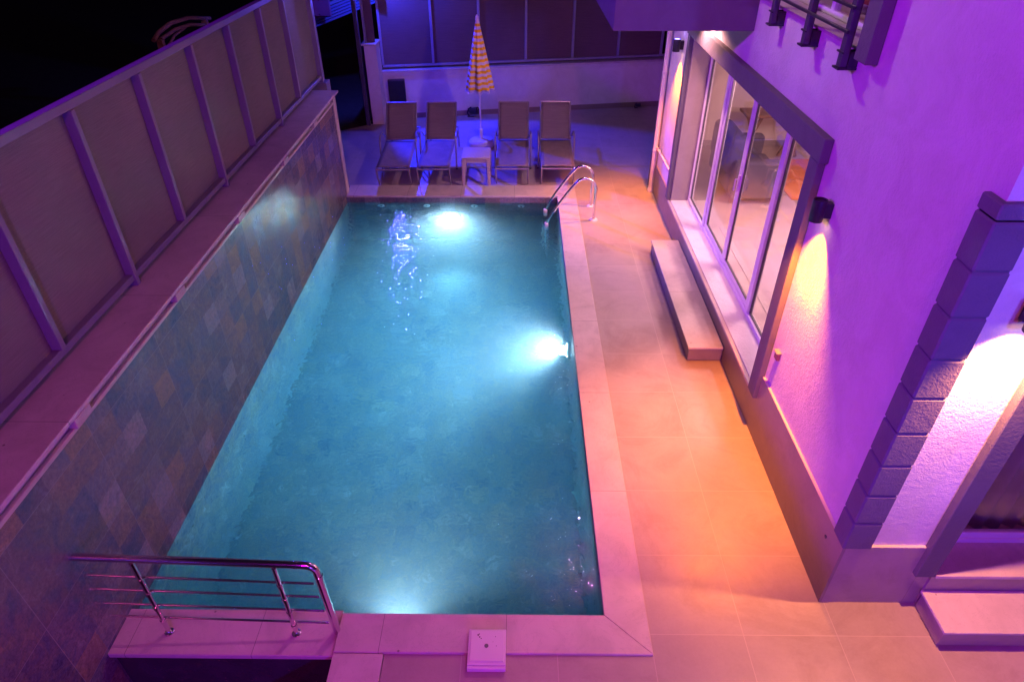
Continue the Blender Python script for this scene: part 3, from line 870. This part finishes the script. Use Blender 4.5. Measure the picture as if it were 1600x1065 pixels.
# stone steps in front of the window and the door
def stone_step(x0, x1, y0, y1, label, jy=None):
    r = thing('doorstep', ((x0+x1)/2, (y0+y1)/2, 0), label, 'step', 'stone doorsteps')
    mb = MB(); mb.box(x0 + 0.012, x1, y0 + 0.012, y1 - 0.012, 0.012, 0.150); mb.build('riser', 'plinth_y' if jy else 'plinth_x', r)
    if jy:
        mb = MB(); mb.box(x0, x1, y0, jy - 0.0015, 0.1505, 0.170); mb.build('tread', 'marble_plain', r, bev=0.002)
        mb = MB(); mb.box(x0, x1, jy + 0.0015, y1, 0.1505, 0.170); mb.build('tread', 'marble_plain', r, bev=0.002)
    else:
        mb = MB(); mb.box(x0, x1, y0, y1, 0.1505, 0.170); mb.build('tread', 'marble_plain', r, bev=0.002)
    mb = MB(); mb.box(x0 + 0.03, x1, y0 + 0.03, y1 - 0.03, 0.0005, 0.0118); mb.build('shadow_gap', 'gasket', r)
stone_step(1.672, 2.015, 5.20, 7.49, 'long narrow stone step on the deck below the big sliding window', 6.25)
stone_step(2.635, 5.0, 2.255, 2.552, 'wide stone step before the glazed front door at the right edge')

# room contents
sf = thing('sofa', (3.1, 8.75, 0.336), 'dark grey rounded armchair seen through the sliding window', 'armchair')
sf.name = 'armchair'
mb = MB(); mb.box(2.78, 3.50, 8.35, 9.15, 0.42, 0.70); mb.build('seat', 'sofa', sf, bev=0.05, seg=3)
mb = MB(); mb.box(2.70, 2.95, 8.30, 9.20, 0.701, 1.18); mb.build('backrest', 'sofa', sf, bev=0.09, seg=4)
for y_ in (8.16, 9.21):
    mb = MB(); mb.box(2.78, 3.48, y_, y_ + 0.18, 0.42, 0.92); mb.build('armrest', 'sofa', sf, bev=0.06, seg=3)
for (x_, y_) in ((2.82, 8.25), (3.40, 8.25), (2.82, 9.25), (3.40, 9.25)):
    mb = MB(); mb.box(x_, x_ + 0.05, y_, y_ + 0.05, 0.3365, 0.419); mb.build('leg', 'wood', sf)
rg = MB(); rg.box(3.68, 4.75, 8.35, 9.85, 0.3355, 0.350); tag(rg.build('rug', 'rug_orange', None, loc=(4.2, 9.1, 0.336), bev=0.004), 'orange rug on the living room floor beyond the armchair', 'rug')
rg = MB(); rg.box(2.50, 3.05, 5.1, 7.5, 0.3355, 0.345); tag(rg.build('rug', 'rug_grey', None, loc=(2.8, 6.3, 0.336), bev=0.004), 'plain grey rug just inside the sliding window', 'rug')
st0 = thing('console_table', (3.95, 10.05, 0.336), 'wooden side table with crossed legs against the white room wall', 'table')
mb = MB(); mb.box(3.35, 4.35, 9.80, 10.20, 0.98, 1.02); mb.build('tabletop', 'wood', st0, bev=0.006)
for x_ in (3.55, 4.15):
    for sgn in (-1, 1):
        mb = MB(); mb.beam((x_ - 0.13 * sgn, 10.0, 0.338), (x_ + 0.13 * sgn, 10.0 + 0.03 * sgn, 0.979), 0.04, 0.05, (0, 1, 0)); mb.build('leg', 'wood', st0)
pc = thing('wall_picture', (3.2, 10.49, 1.8), 'dark framed picture on the white living room wall', 'picture')
mb = MB(); mb.box(3.05, 3.55, 10.46, 10.499, 1.55, 1.95); mb.build('frame', 'black_metal', pc, bev=0.004)
mb = MB(); mb.box(3.08, 3.52, 10.454, 10.4595, 1.58, 1.92); mb.build('print', plain('dark_print', (0.10, 0.10, 0.14), 0.5), pc)
l = bpy.data.lights.new('ceiling_lamp_light', 'AREA'); l.shape = 'RECTANGLE'; l.size = 0.9; l.size_y = 1.4; l.energy = 190; l.color = (1.0, 0.50, 0.52)
lo = bpy.data.objects.new('ceiling_lamp_light', l); COL.objects.link(lo); lo.location = (4.0, 6.6, 2.6)
cl = thing('ceiling_lamp', (4.0, 6.6, 2.63), 'flat ceiling lamp in the living room', 'lamp')
mb = MB(); mb.box(3.5, 4.5, 5.85, 7.35, 2.615, 2.658); mb.build('housing', 'white_pvc', cl, bev=0.004)
spot('room_spotlight', (2.72, 6.9, 2.62), (1.2, 6.8, 0.0), (1.0, 0.45, 0.58), 210, 120, 0.8, 0.06)
spot('upper_room_lamp', (2.9, 5.6, 5.4), (2.9, 4.9, 3.1), (1.0, 0.35, 0.6), 14, 120, 0.6, 0.1)
spot('curtain_lamp', (3.4, 3.3, 2.4), (3.4, 2.9, 1.0), (1.0, 0.60, 0.55), 26, 140, 0.7, 0.1)

# ------------------------------------------------------------------ wall lamps, tubes shining down (and up)
def wall_lamp(pos, nrm, label, down=(1.0, 0.40, 0.05), dw=60, up=None, uw=0, tilt=0.0, dang=75):
    """pos: middle of the tube; nrm: unit vector away from the wall"""
    p = Vector(pos); nv = Vector(nrm)
    r = thing('wall_lamp', tuple(p), label, 'wall lamp', 'black tube wall lamps on the house')
    mb = MB()
    R_ = 0.046
    prof = [(R_ - 0.006, -0.072), (R_ - 0.001, -0.074), (R_, -0.070), (R_, 0.070), (R_ - 0.001, 0.074), (R_ - 0.006, 0.072)]
    i0 = len(mb.v); n = 28
    for (rr, h) in prof:
        for k in range(n):
            a = 2 * math.pi * k / n
            mb.v.append((p.x + rr * math.cos(a), p.y + rr * math.sin(a), p.z + h))
    for j in range(len(prof) - 1):
        for k in range(n): mb.f.append([i0 + j*n + k, i0 + j*n + (k+1) % n, i0 + (j+1)*n + (k+1) % n, i0 + (j+1)*n + k])
    # inner liner and caps set back
    for zz in (-0.060, 0.060):
        i1 = len(mb.v)
        for k in range(n):
            a = 2 * math.pi * k / n
            mb.v.append((p.x + (R_ - 0.006) * math.cos(a), p.y + (R_ - 0.006) * math.sin(a), p.z + zz))
        mb.f.append([i1 + k for k in range(n)])
        j = 0 if zz < 0 else len(prof) - 1
        for k in range(n): mb.f.append([i0 + j*n + k, i0 + j*n + (k+1) % n, i1 + (k+1) % n, i1 + k])
    mb.build('housing', 'black_metal', r)
    mb = MB()
    a_ = p - nv * R_ * 0.8; b_ = p - nv * 0.0835
    sd = Vector((-nv.y, nv.x, 0))
    lo_ = [a_ - sd*0.022, a_ + sd*0.022, b_ + sd*0.028, b_ - sd*0.028]
    mb.hexa([tuple(q + Vector((0, 0, -0.05))) for q in lo_], [tuple(q + Vector((0, 0, 0.05))) for q in lo_])
    mb.build('wall_plate', 'black_metal', r)
    mb = MB(); mb.lathe((p.x, p.y, p.z - 0.0685), [(0.037, 0), (0.037, 0.006)], 20); mb.build('lower_lens', emit('warm_lens', (1.0, 0.55, 0.18), 14), r)
    s_ = spot('wall_lamp_down', (p.x, p.y, p.z - 0.0755), (p.x + nv.x * tilt, p.y + nv.y * tilt, p.z - 1.0), down, dw, dang, 0.9, 0.018)
    if up:
        mb = MB(); mb.lathe((p.x, p.y, p.z + 0.0625), [(0.037, 0), (0.037, 0.006)], 20); mb.build('upper_lens', emit('blue_up_lens', up, 14), r)
        spot('wall_lamp_up', (p.x, p.y, p.z + 0.0755), (p.x - nv.x * tilt, p.y - nv.y * tilt, p.z + 1.0), up, uw, 70, 0.8, 0.018)
    return r
WARM = (1.0, 0.225, 0.0)
wall_lamp((1.955, 4.0, 2.175), (-1, 0, 0), 'black wall lamp shining warm light down, between the big window and the quoins', WARM, 600, None, 0, 0.09, 88)
wall_lamp((1.955, 8.80, 2.19), (-1, 0, 0), 'black wall lamp beside the drain pipe, blue light up and warm light down', WARM, 400, (0.16, 0.13, 1.0), 40, 0.12, 86)
wall_lamp((2.37, 2.50, 2.33), (0, -1, 0), 'black wall lamp on the near face by the glazed door, outside the right edge', (1.0, 0.33, 0.12), 290, (0.12, 0.12, 1.0), 320, 0.10, 116)
# warm downlight in the balcony soffit
sd_ = thing('soffit_downlight', (1.80, 7.55, 2.83), 'warm recessed downlight under the balcony above the big window', 'downlight')
mb = MB(); mb.lathe((1.80, 7.55, 2.812), [(0.05, 0), (0.055, 0.006), (0.055, 0.0195)], 20); mb.build('ring', 'white_pvc', sd_)
mb = MB(); mb.lathe((1.80, 7.55, 2.806), [(0.038, 0), (0.038, 0.0055)], 20); mb.build('lens', emit('downlight_lens', (1.0, 0.7, 0.4), 8), sd_)
spot('soffit_downlight_beam', (1.80, 7.55, 2.80), (1.6, 6.9, 0.0), (1.0, 0.42, 0.40), 180, 140, 0.6, 0.03)

sd2 = thing('soffit_downlight', (0.98, 8.5, 2.83), 'pinkish recessed downlight near the outer edge of the balcony soffit', 'downlight')
mb = MB(); mb.lathe((0.98, 8.5, 2.812), [(0.05, 0), (0.055, 0.006), (0.055, 0.0195)], 20); mb.build('ring', 'white_pvc', sd2)
mb = MB(); mb.lathe((0.98, 8.5, 2.804), [(0.038, 0), (0.038, 0.0075)], 20); mb.build('lens', emit('edge_downlight_lens', (1.0, 0.7, 0.55), 800), sd2)
# ------------------------------------------------------------------ small fixtures on the house
sk = thing('wall_socket', (2.03, 4.11, 0.90), 'small hooded outdoor socket on the wall beside the window surround', 'socket')
mb = MB(); mb.box(2.012, 2.0395, 4.085, 4.145, 0.865, 0.93); mb.build('box', 'rusty', sk, bev=0.004)
mb = MB(); mb.box(2.0, 2.0395, 4.08, 4.15, 0.931, 0.939); mb.build('hood', 'alu', sk, bev=0.001)
jp = thing('plinth_outlet', (2.018, 2.66, 0.44), 'tiny dark outlet cover in the stone plinth near the house corner', 'outlet')
mb = MB(); mb.lathe((2.0145, 2.76, 0.44), [(0.012, 0), (0.014, 0.001), (0.014, 0.0053)], 6, 'x'); mb.build('cover', 'anthracite', jp)

dp = thing('drain_pipe', (1.985, 9.42, 0), 'cream vertical drain pipe at the far corner of the house', 'pipe')
mb = MB(); mb.tube([(1.985, 9.42, 0.05), (1.985, 9.42, 2.83)], 0.034, 16); mb.build('tube', 'pipe', dp)
mb = MB(); mb.lathe((1.985, 9.42, 0.001), [(0.045, 0), (0.045, 0.045), (0.036, 0.06)], 16); mb.build('foot_collar', 'pipe', dp)
for z_ in (0.62, 1.7):
    mb = MB(); mb.lathe((1.985, 9.42, z_), [(0.037, 0), (0.040, 0.005), (0.040, 0.03), (0.037, 0.035)], 16); mb.box(2.0, 2.0195, 9.40, 9.44, z_, z_ + 0.03); mb.build('clamp', 'pipe', dp)
wp = thing('water_pipe', (2.0, 8.9, 0.72), 'thin cream water pipe with a tap running from the drain pipe to the window', 'pipe')
mb = MB(); mb.tube([(1.995, 9.36, 0.70), (1.995, 8.42, 0.72)], 0.014, 10); mb.build('tube', 'pipe', wp)
mb = MB(); mb.tube([(1.995, 9.02, 0.705), (1.995, 9.02, 0.80), (1.93, 9.02, 0.80)], 0.009, 8); mb.tube([(1.97, 8.99, 0.82), (1.97, 9.05, 0.82)], 0.006, 8); mb.build('tap', 'steel', wp)
mb = MB(); mb.tube([(1.995, 8.75, 0.70), (1.995, 8.75, 0.73)], 0.018, 10); mb.build('joint', 'pipe', wp)

# ================================================================== SUN LOUNGERS
def make_lounger():
    r = thing('sun_lounger', (0, 0, 0), 'x', 'sun lounger', 'brown sling sun loungers in a row at the far end of the pool')
    w = 0.245
    y0, yh, zs = -1.19, 0.0, 0.315          # foot end, hinge
    mb = MB()
    for s_ in (-1, 1):
        mb.tube([(s_*w, y0, zs - 0.02), (s_*w, y0 + 0.04, zs), (s_*w, 0.75, zs)], 0.0125, 8)
    mb.tube([(-w, y0, zs - 0.02), (w, y0, zs - 0.02)], 0.0125, 8)
    mb.tube([(-w, 0.73, zs), (w, 0.73, zs)], 0.0125, 8)
    mb.build('frame', 'alu', r)
    sl = MB(); nx, ny = 8, 16
    def sag(u, v, amt): return -amt * math.sin(math.pi * u) * math.sin(math.pi * v)
    def sheet(fn):
        g = [[fn(i / nx, j / ny) for i in range(nx + 1)] for j in range(ny + 1)]
        for j in range(ny):
            for i in range(nx):
                sl.face([g[j][i], g[j][i+1], g[j+1][i+1], g[j+1][i]])
    sheet(lambda u, v: (-w + 2*w*u, y0 + 0.03 + (yh - y0 - 0.03) * v, zs + 0.012 + sag(u, v, 0.018)))
    welded(sl)
    o_ = sl.build('seat', 'sling', r); o_.modifiers.new('t', 'SOLIDIFY').thickness = 0.004
    # backrest
    ang = math.radians(45); L = 0.68
    def bp(u, t, d=0): return (-w + 2*w*u, yh + t * math.cos(ang) - d * math.sin(ang), zs + 0.012 + t * math.sin(ang) + d * math.cos(ang))
    sl = MB()
    sheet(lambda u, v: bp(u * 0.95 + 0.025, 0.02 + v * (L - 0.02), sag(u, v, 0.015)))
    welded(sl)
    o_ = sl.build('backrest', 'sling', r); o_.modifiers.new('t', 'SOLIDIFY').thickness = 0.004
    mb = MB()
    for u in (0.0, 1.0): mb.tube([bp(u, 0), bp(u, L)], 0.0115, 8)
    mb.tube([bp(0, L), bp(1, L)], 0.0115, 8)
    bf = mb.build('backrest_frame', 'alu', r)
    mb = MB()
    mb.tube([bp(0.08, 0.42, -0.01), (-w + 0.04, 0.58, zs)], 0.008, 8); mb.tube([bp(0.92, 0.42, -0.01), (w - 0.04, 0.58, zs)], 0.008, 8)
    mb.build('backrest_support', 'alu', r)
    # hem across the top of the sling
    mb = MB(); mb.tube([bp(0.03, L - 0.07, 0.002), bp(0.97, L - 0.07, 0.002)], 0.004, 6); mb.build('hem', 'sling', bf)
    # front legs
    for s_ in (-1, 1):
        mb = MB(); mb.tube([(s_*w, y0, zs - 0.015), (s_*(w+0.0), y0 + 0.03, 0.17), (s_*(w), y0 + 0.14, 0.012)], 0.0125, 8)
        mb.build('leg', 'alu', r)
    for s_ in (-1, 1):
        mb = MB(); mb.tube([(s_*w, 0.55, zs), (s_*(w), 0.62, 0.16), (s_*w, 0.60, 0.012)], 0.0125, 8)
        mb.build('leg', 'alu', r)
    for s_ in (-1, 1):
        x_ = s_ * (w + 0.04)
        pts = [(x_, -0.42, 0.012), (x_, -0.40, 0.30)] + [(x_, -0.20 + 0.19 * math.cos(math.radians(a)), 0.40 + 0.13 * math.sin(math.radians(a))) for a in range(180, 20, -20)] + [(x_, 0.10, 0.38), (s_ * (w + 0.02), 0.24, zs)]
        mb = MB(); mb.tube(pts, 0.013, 8); mb.build('armrest', 'alu', r)
        mb = MB(); mb.lathe((x_, -0.42, 0.001), [(0.018, 0), (0.018, 0.02)], 10); mb.build('foot_cap', 'black_metal', r)
    return r
lg = make_lounger()
spots = [(-1.945, 10.70, 0.035, 'leftmost sun lounger of the four, below the dark wall cabinet, its seat lit blue'),
         (-1.295, 10.72, 0.0, 'second sun lounger from the left, just left of the side table'),
         (-0.095, 10.75, -0.01, 'sun lounger immediately right of the side table and parasol base'),
         (0.60, 10.76, -0.01, 'rightmost sun lounger of the four, behind the pool ladder')]
for k, (x_, y_, rz, lab) in enumerate(spots):
    o = lg if k == 0 else copy_tree(lg)
    o.location = (x_, y_, 0); o.rotation_euler = (0, 0, rz); o['label'] = lab

# ================================================================== SIDE TABLE
tb = thing('side_table', (-0.655, 9.83, 0), 'beige plastic side table between the second and third loungers', 'table')
mb = MB(); mb.box(-0.865, -0.44, 9.60, 10.07, 0.425, 0.452); mb.build('tabletop', 'plastic_beige', tb, bev=0.010, seg=2)
mb = MB()
mb.box(-0.845, -0.46, 9.615, 9.63, 0.365, 0.424); mb.box(-0.845, -0.46, 10.04, 10.055, 0.365, 0.424)
mb.box(-0.85, -0.835, 9.631, 10.039, 0.365, 0.424); mb.box(-0.47, -0.455, 9.631, 10.039, 0.365, 0.424)
mb.build('apron', 'plastic_beige', tb)
for (sx, sy) in ((-1, -1), (1, -1), (-1, 1), (1, 1)):
    cx = -0.6525 + sx * 0.185; cy = 9.835 + sy * 0.205
    mb = MB(); w1, w2 = 0.032, 0.020
    bx = cx + sx * 0.012; by = cy + sy * 0.012
    mb.hexa([(bx-w2, by-w2, 0.001), (bx+w2, by-w2, 0.001), (bx+w2, by+w2, 0.001), (bx-w2, by+w2, 0.001)],
            [(cx-w1, cy-w1, 0.4245), (cx+w1, cy-w1, 0.4245), (cx+w1, cy+w1, 0.4245), (cx-w1, cy+w1, 0.4245)])
    mb.build('leg', 'plastic_beige', tb, bev=0.006)

# ================================================================== PARASOL
pr = thing('parasol', (-0.665, 11.40, 0), 'folded orange and white striped parasol in a round white base', 'parasol')
mb = MB(); mb.lathe((-0.665, 11.40, 0.001), [(0.215, 0), (0.225, 0.02), (0.22, 0.09), (0.19, 0.12), (0.06, 0.135), (0.035, 0.14)], 16); mb.build('base', 'plastic_white', pr)
mb = MB(); mb.lathe((-0.665, 11.40, 0.13), [(0.032, 0), (0.032, 0.17), (0.026, 0.175)], 14); mb.build('collar', 'plastic_white', pr)
mb = MB(); mb.tube([(-0.665, 11.40, 0.30), (-0.675, 11.40, 2.08)], 0.014, 10); mb.build('pole', 'plastic_white', pr)
def parasol_mat():
    m, nt, out = new_mat('striped_canvas')
    N = NT(nt); p, x = N.pos()
    s_ = N.math('FRACT', N.math('DIVIDE', x[2], 0.086))
    k = N.math('GREATER_THAN', s_, 0.5)
    c = N.mix(k, (0.70, 0.66, 0.66), (0.92, 0.58, 0.01))
    st = N.n('ShaderNodeVectorMath', operation='MULTIPLY'); N.lk(p, st.inputs[0]); st.inputs[1].default_value = (1, 1, 0.15)
    N.bsdf(out, c, 0.8, 0, N.bump(N.noise(st.outputs[0], 40, 3), 0.4, 0.01))
    return m
M['parasol'] = parasol_mat()
mb = MB()
prof = []
nz = 26
for j in range(nz + 1):
    t = j / nz
    z_ = 2.03 - (2.03 - 0.985) * t
    prof.append((0.022 + 0.185 * t ** 0.92, z_))
def rf(a, j):
    t = j / nz
    return 1 + (0.05 + 0.13 * t) * math.cos(8 * a + 0.7 * math.sin(3 * t)) + 0.05 * t * math.cos(5 * a + 1.0)
i0 = 0; n = 96
for j, (r_, z_) in enumerate(prof):
    for k in range(n):
        a = 2 * math.pi * k / n
        rr = r_ * rf(a, j)
        dz = (-0.03 * abs(math.cos(4 * a)) if j >= nz else 0)
        mb.v.append((-0.672 + rr * math.cos(a) + 0.01 * (j / nz), 11.40 + rr * math.sin(a), z_ + dz))
for j in range(nz):
    for k in range(n): mb.f.append([j*n + k, j*n + (k+1) % n, (j+1)*n + (k+1) % n, (j+1)*n + k])
cn = mb.build('canopy', 'parasol', pr); cn.modifiers.new('t', 'SOLIDIFY').thickness = 0.004
mb = MB(); mb.lathe((-0.675, 11.40, 2.02), [(0.030, 0), (0.026, 0.05), (0.012, 0.08)], 14); mb.build('finial', 'plastic_white', pr)
mb = MB()
pts = []
for k in range(97):
    a = 2 * math.pi * k / 96
    rr = prof[-1][0] * rf(a, nz) * 1.01
    pts.append((-0.662 + rr * math.cos(a), 11.40 + rr * math.sin(a), 0.975 - 0.03 * abs(math.cos(4 * a)) - 0.012 * abs(math.sin(16 * a))))
mb.tube(pts, 0.006, 6); mb.build('fringe', 'plastic_white', pr)

# ================================================================== POOL LADDER
ld = thing('pool_ladder', (1.04, 8.66, 0), 'polished steel pool ladder arching over the far right coping', 'ladder')
def rail_pts(y):
    pts = [(1.04, y, 0.0), (1.045, y, 0.42)]
    c = (0.895, y, 0.44)
    pts += [(c[0] + 0.150 * math.cos(math.radians(a)), y, c[2] + 0.165 * math.sin(math.radians(a))) for a in range(10, 141, 13)]
    pts += [(0.70, y, 0.455), (0.47, y, 0.12), (0.405, y, -0.02), (0.385, y, -0.15), (0.385, y, -1.1)]
    # smooth by Chaikin
    P_ = [Vector(q) for q in pts]
    for _ in range(2):
        Q = [P_[0]]
        for a, b in zip(P_[:-1], P_[1:]): Q += [a * 0.75 + b * 0.25, a * 0.25 + b * 0.75]
        Q.append(P_[-1]); P_ = Q
    return P_
for y_ in (8.42, 8.87):
    mb = MB(); mb.tube(rail_pts(y_), 0.020, 14); rl = mb.build('rail', 'steel', ld)
    mb = MB(); mb.lathe((1.04, y_, 0.001), [(0.058, 0), (0.056, 0.012), (0.03, 0.022), (0.022, 0.024)], 20); mb.build('flange', 'plastic_white', rl)
    mb = MB(); mb.box(0.36, 0.415, y_ - 0.032, y_ + 0.032, -0.20, -0.04); mb.build('clamp', 'plastic_white', rl, bev=0.008)
for z_ in (-0.33, -0.6, -0.87):
    mb = MB(); mb.box(0.34, 0.43, 8.441, 8.849, z_, z_ + 0.03); mb.build('tread', 'plastic_white', ld, bev=0.006)

# ================================================================== STAIR RAILING
hr = thing('stair_railing', (-1.8, 2.33, -0.008), 'polished steel railing with four thin bars at the near left pool corner', 'railing')
mb = MB()
pts = [(XW + 0.002, 2.33, 0.762), (-1.30, 2.33, 0.703), (-1.225, 2.33, 0.698), (-1.19, 2.33, 0.675), (-1.178, 2.33, 0.635), (-1.158, 2.33, 0.0)]
mb.tube(pts[:2], 0.0235, 16)
P_ = [Vector(q) for q in pts[1:]]
for _ in range(2):
    Q = [P_[0]]
    for a, b in zip(P_[:-1], P_[1:]): Q += [a * 0.75 + b * 0.25, a * 0.25 + b * 0.75]
    Q.append(P_[-1]); P_ = Q
mb.tube(P_, 0.0235, 16)
mb.tube([(-1.30, 2.33, 0.703), (-1.285, 2.33, 0.7023)], 0.0255, 16)
mb.tube([(-1.176, 2.33, 0.60), (-1.175, 2.33, 0.585)], 0.0255, 16)
mb.build('handrail', 'steel', hr)
for (zl, zr, xe) in ((0.565, 0.497, -1.225), (0.425, 0.360, -1.215), (0.275, 0.210, -1.21), (0.135, 0.075, -1.205)):
    mb = MB(); mb.tube([(XW + 0.002, 2.345, zl), (xe, 2.345, zr)], 0.0075, 10); mb.build('bar', 'steel', hr)
for x_, zt_ in ((-2.245, 0.725), (-1.42, 0.685)):
    mb = MB(); mb.tube([(x_, 2.32, -0.007), (x_, 2.32, zt_)], 0.0145, 12)
    ps = mb.build('post', 'steel', hr)
    mb = MB(); mb.lathe((x_, 2.32, -0.0075), [(0.030, 0), (0.030, 0.006), (0.018, 0.014)], 16); mb.build('flange', 'steel', ps)
    mb = MB()
    for z0_ in (0.0, 0.146, 0.29, 0.43):
        zz = 0.08 + z0_ + (0.045 if x_ < -2 else 0.0)
        mb.tube([(x_, 2.32, zz - 0.012), (x_, 2.32, zz + 0.012)], 0.0185, 12)
    mb.build('clamp', 'steel', ps)

# ================================================================== SKIMMER LID
sm = thing('skimmer_box', (-0.19, 2.2, 0), 'white square plastic skimmer box with a small hole, set across the near coping', 'skimmer')
mb = MB(); mb.box(-0.305, -0.068, 2.095, 2.33, 0.0185, 0.045); mb.box(-0.305, -0.068, 2.075, 2.0945, 0.001, 0.038); mb.build('surround', 'plastic_white', sm, bev=0.003)
mb = MB(); mb.box(-0.292, -0.081, 2.115, 2.318, 0.0455, 0.052); lid = mb.build('lid', 'plastic_white', sm, bev=0.003)
mb = MB(); mb.lathe((-0.19, 2.214, 0.0522), [(0.013, 0), (0.013, 0.002), (0.009, 0.0022)], 20); mb.build('plug', plain('grey_green_plug', (0.12, 0.16, 0.15), 0.5), lid)
mb = MB()
for (x_, y_, r_) in ((-0.245, 2.285, 0.006), (-0.235, 2.272, 0.005), (-0.238, 2.292, 0.004), (-0.225, 2.262, 0.004), (-0.135, 2.275, 0.003), (-0.128, 2.214, 0.003), (-0.15, 2.24, 0.002)):
    mb.lathe((x_, y_, 0.0521), [(r_, 0), (r_ * 0.6, 0.0008)], 7, rfun=lambda a, j: 1 + 0.35 * math.sin(3 * a))
mb.build('dirt_spot', plain('dirt', (0.08, 0.05, 0.05), 0.9), lid)

# ================================================================== UNDERWATER LIGHTS AND NOZZLES
def pool_light(pos, nrm, label, watts, lens=11):
    p = Vector(pos); nv = Vector(nrm)
    ax = 'x' if abs(nv.x) > 0.5 else 'y'
    sg = nv.x if ax == 'x' else nv.y
    r = thing('pool_light', tuple(p), label, 'pool light', 'round underwater pool lights')
    mb = MB(); mb.lathe(tuple(p + nv * 0.001), [(0.13, 0), (0.13, 0.02 * sg), (0.105, 0.035 * sg), (0.10, 0.036 * sg)], 28, ax); mb.build('housing', 'plastic_white', r)
    mb = MB(); mb.lathe(tuple(p + nv * 0.0375), [(0.095, 0), (0.08, 0.012 * sg), (0.03, 0.018 * sg)], 28, ax); mb.build('lens', emit('pool_lens', (0.85, 1.0, 1.0), lens), r)
    c = p + nv * 0.075
    spot('pool_light_beam', tuple(c), tuple(c + nv + Vector((0, 0, 0.42))), (0.74, 0.96, 1.12), watts, 155, 0.8, 0.06)
pool_light((-1.02, Y1, -0.56), (0, -1, 0), 'underwater light in the far pool wall, left of the middle', 460)
pool_light((XP, 5.80, -0.50), (-1, 0, 0), 'underwater light halfway along the right pool wall', 430)
pool_light((-0.85, Y0, -0.62), (0, 1, 0), 'underwater light hidden in the near pool wall below the coping', 160)
for k, (x_, lab) in enumerate(((-2.07, 'round white inlet nozzle in the far pool wall, leftmost of four'), (-1.385, 'round white inlet nozzle in the far pool wall, just left of the underwater light'),
                  (-0.67, 'round white inlet nozzle in the far pool wall, just right of the underwater light'), (0.035, 'round white inlet nozzle in the far pool wall, nearest the ladder'))):
    r = thing('inlet_nozzle', (x_, Y1, -0.20), lab, 'nozzle', 'white inlet nozzles along the far pool wall')
    mb = MB(); mb.lathe((x_, Y1 - 0.001, -0.205), [(0.052, 0), (0.050, -0.008), (0.022, -0.014)], 20, 'y'); mb.build('flange', 'plastic_white', r)
    mb = MB(); mb.lathe((x_, Y1 - 0.0155, -0.205), [(0.016, 0), (0.012, -0.003)], 14, 'y'); mb.build('eyelet', 'gasket', r)
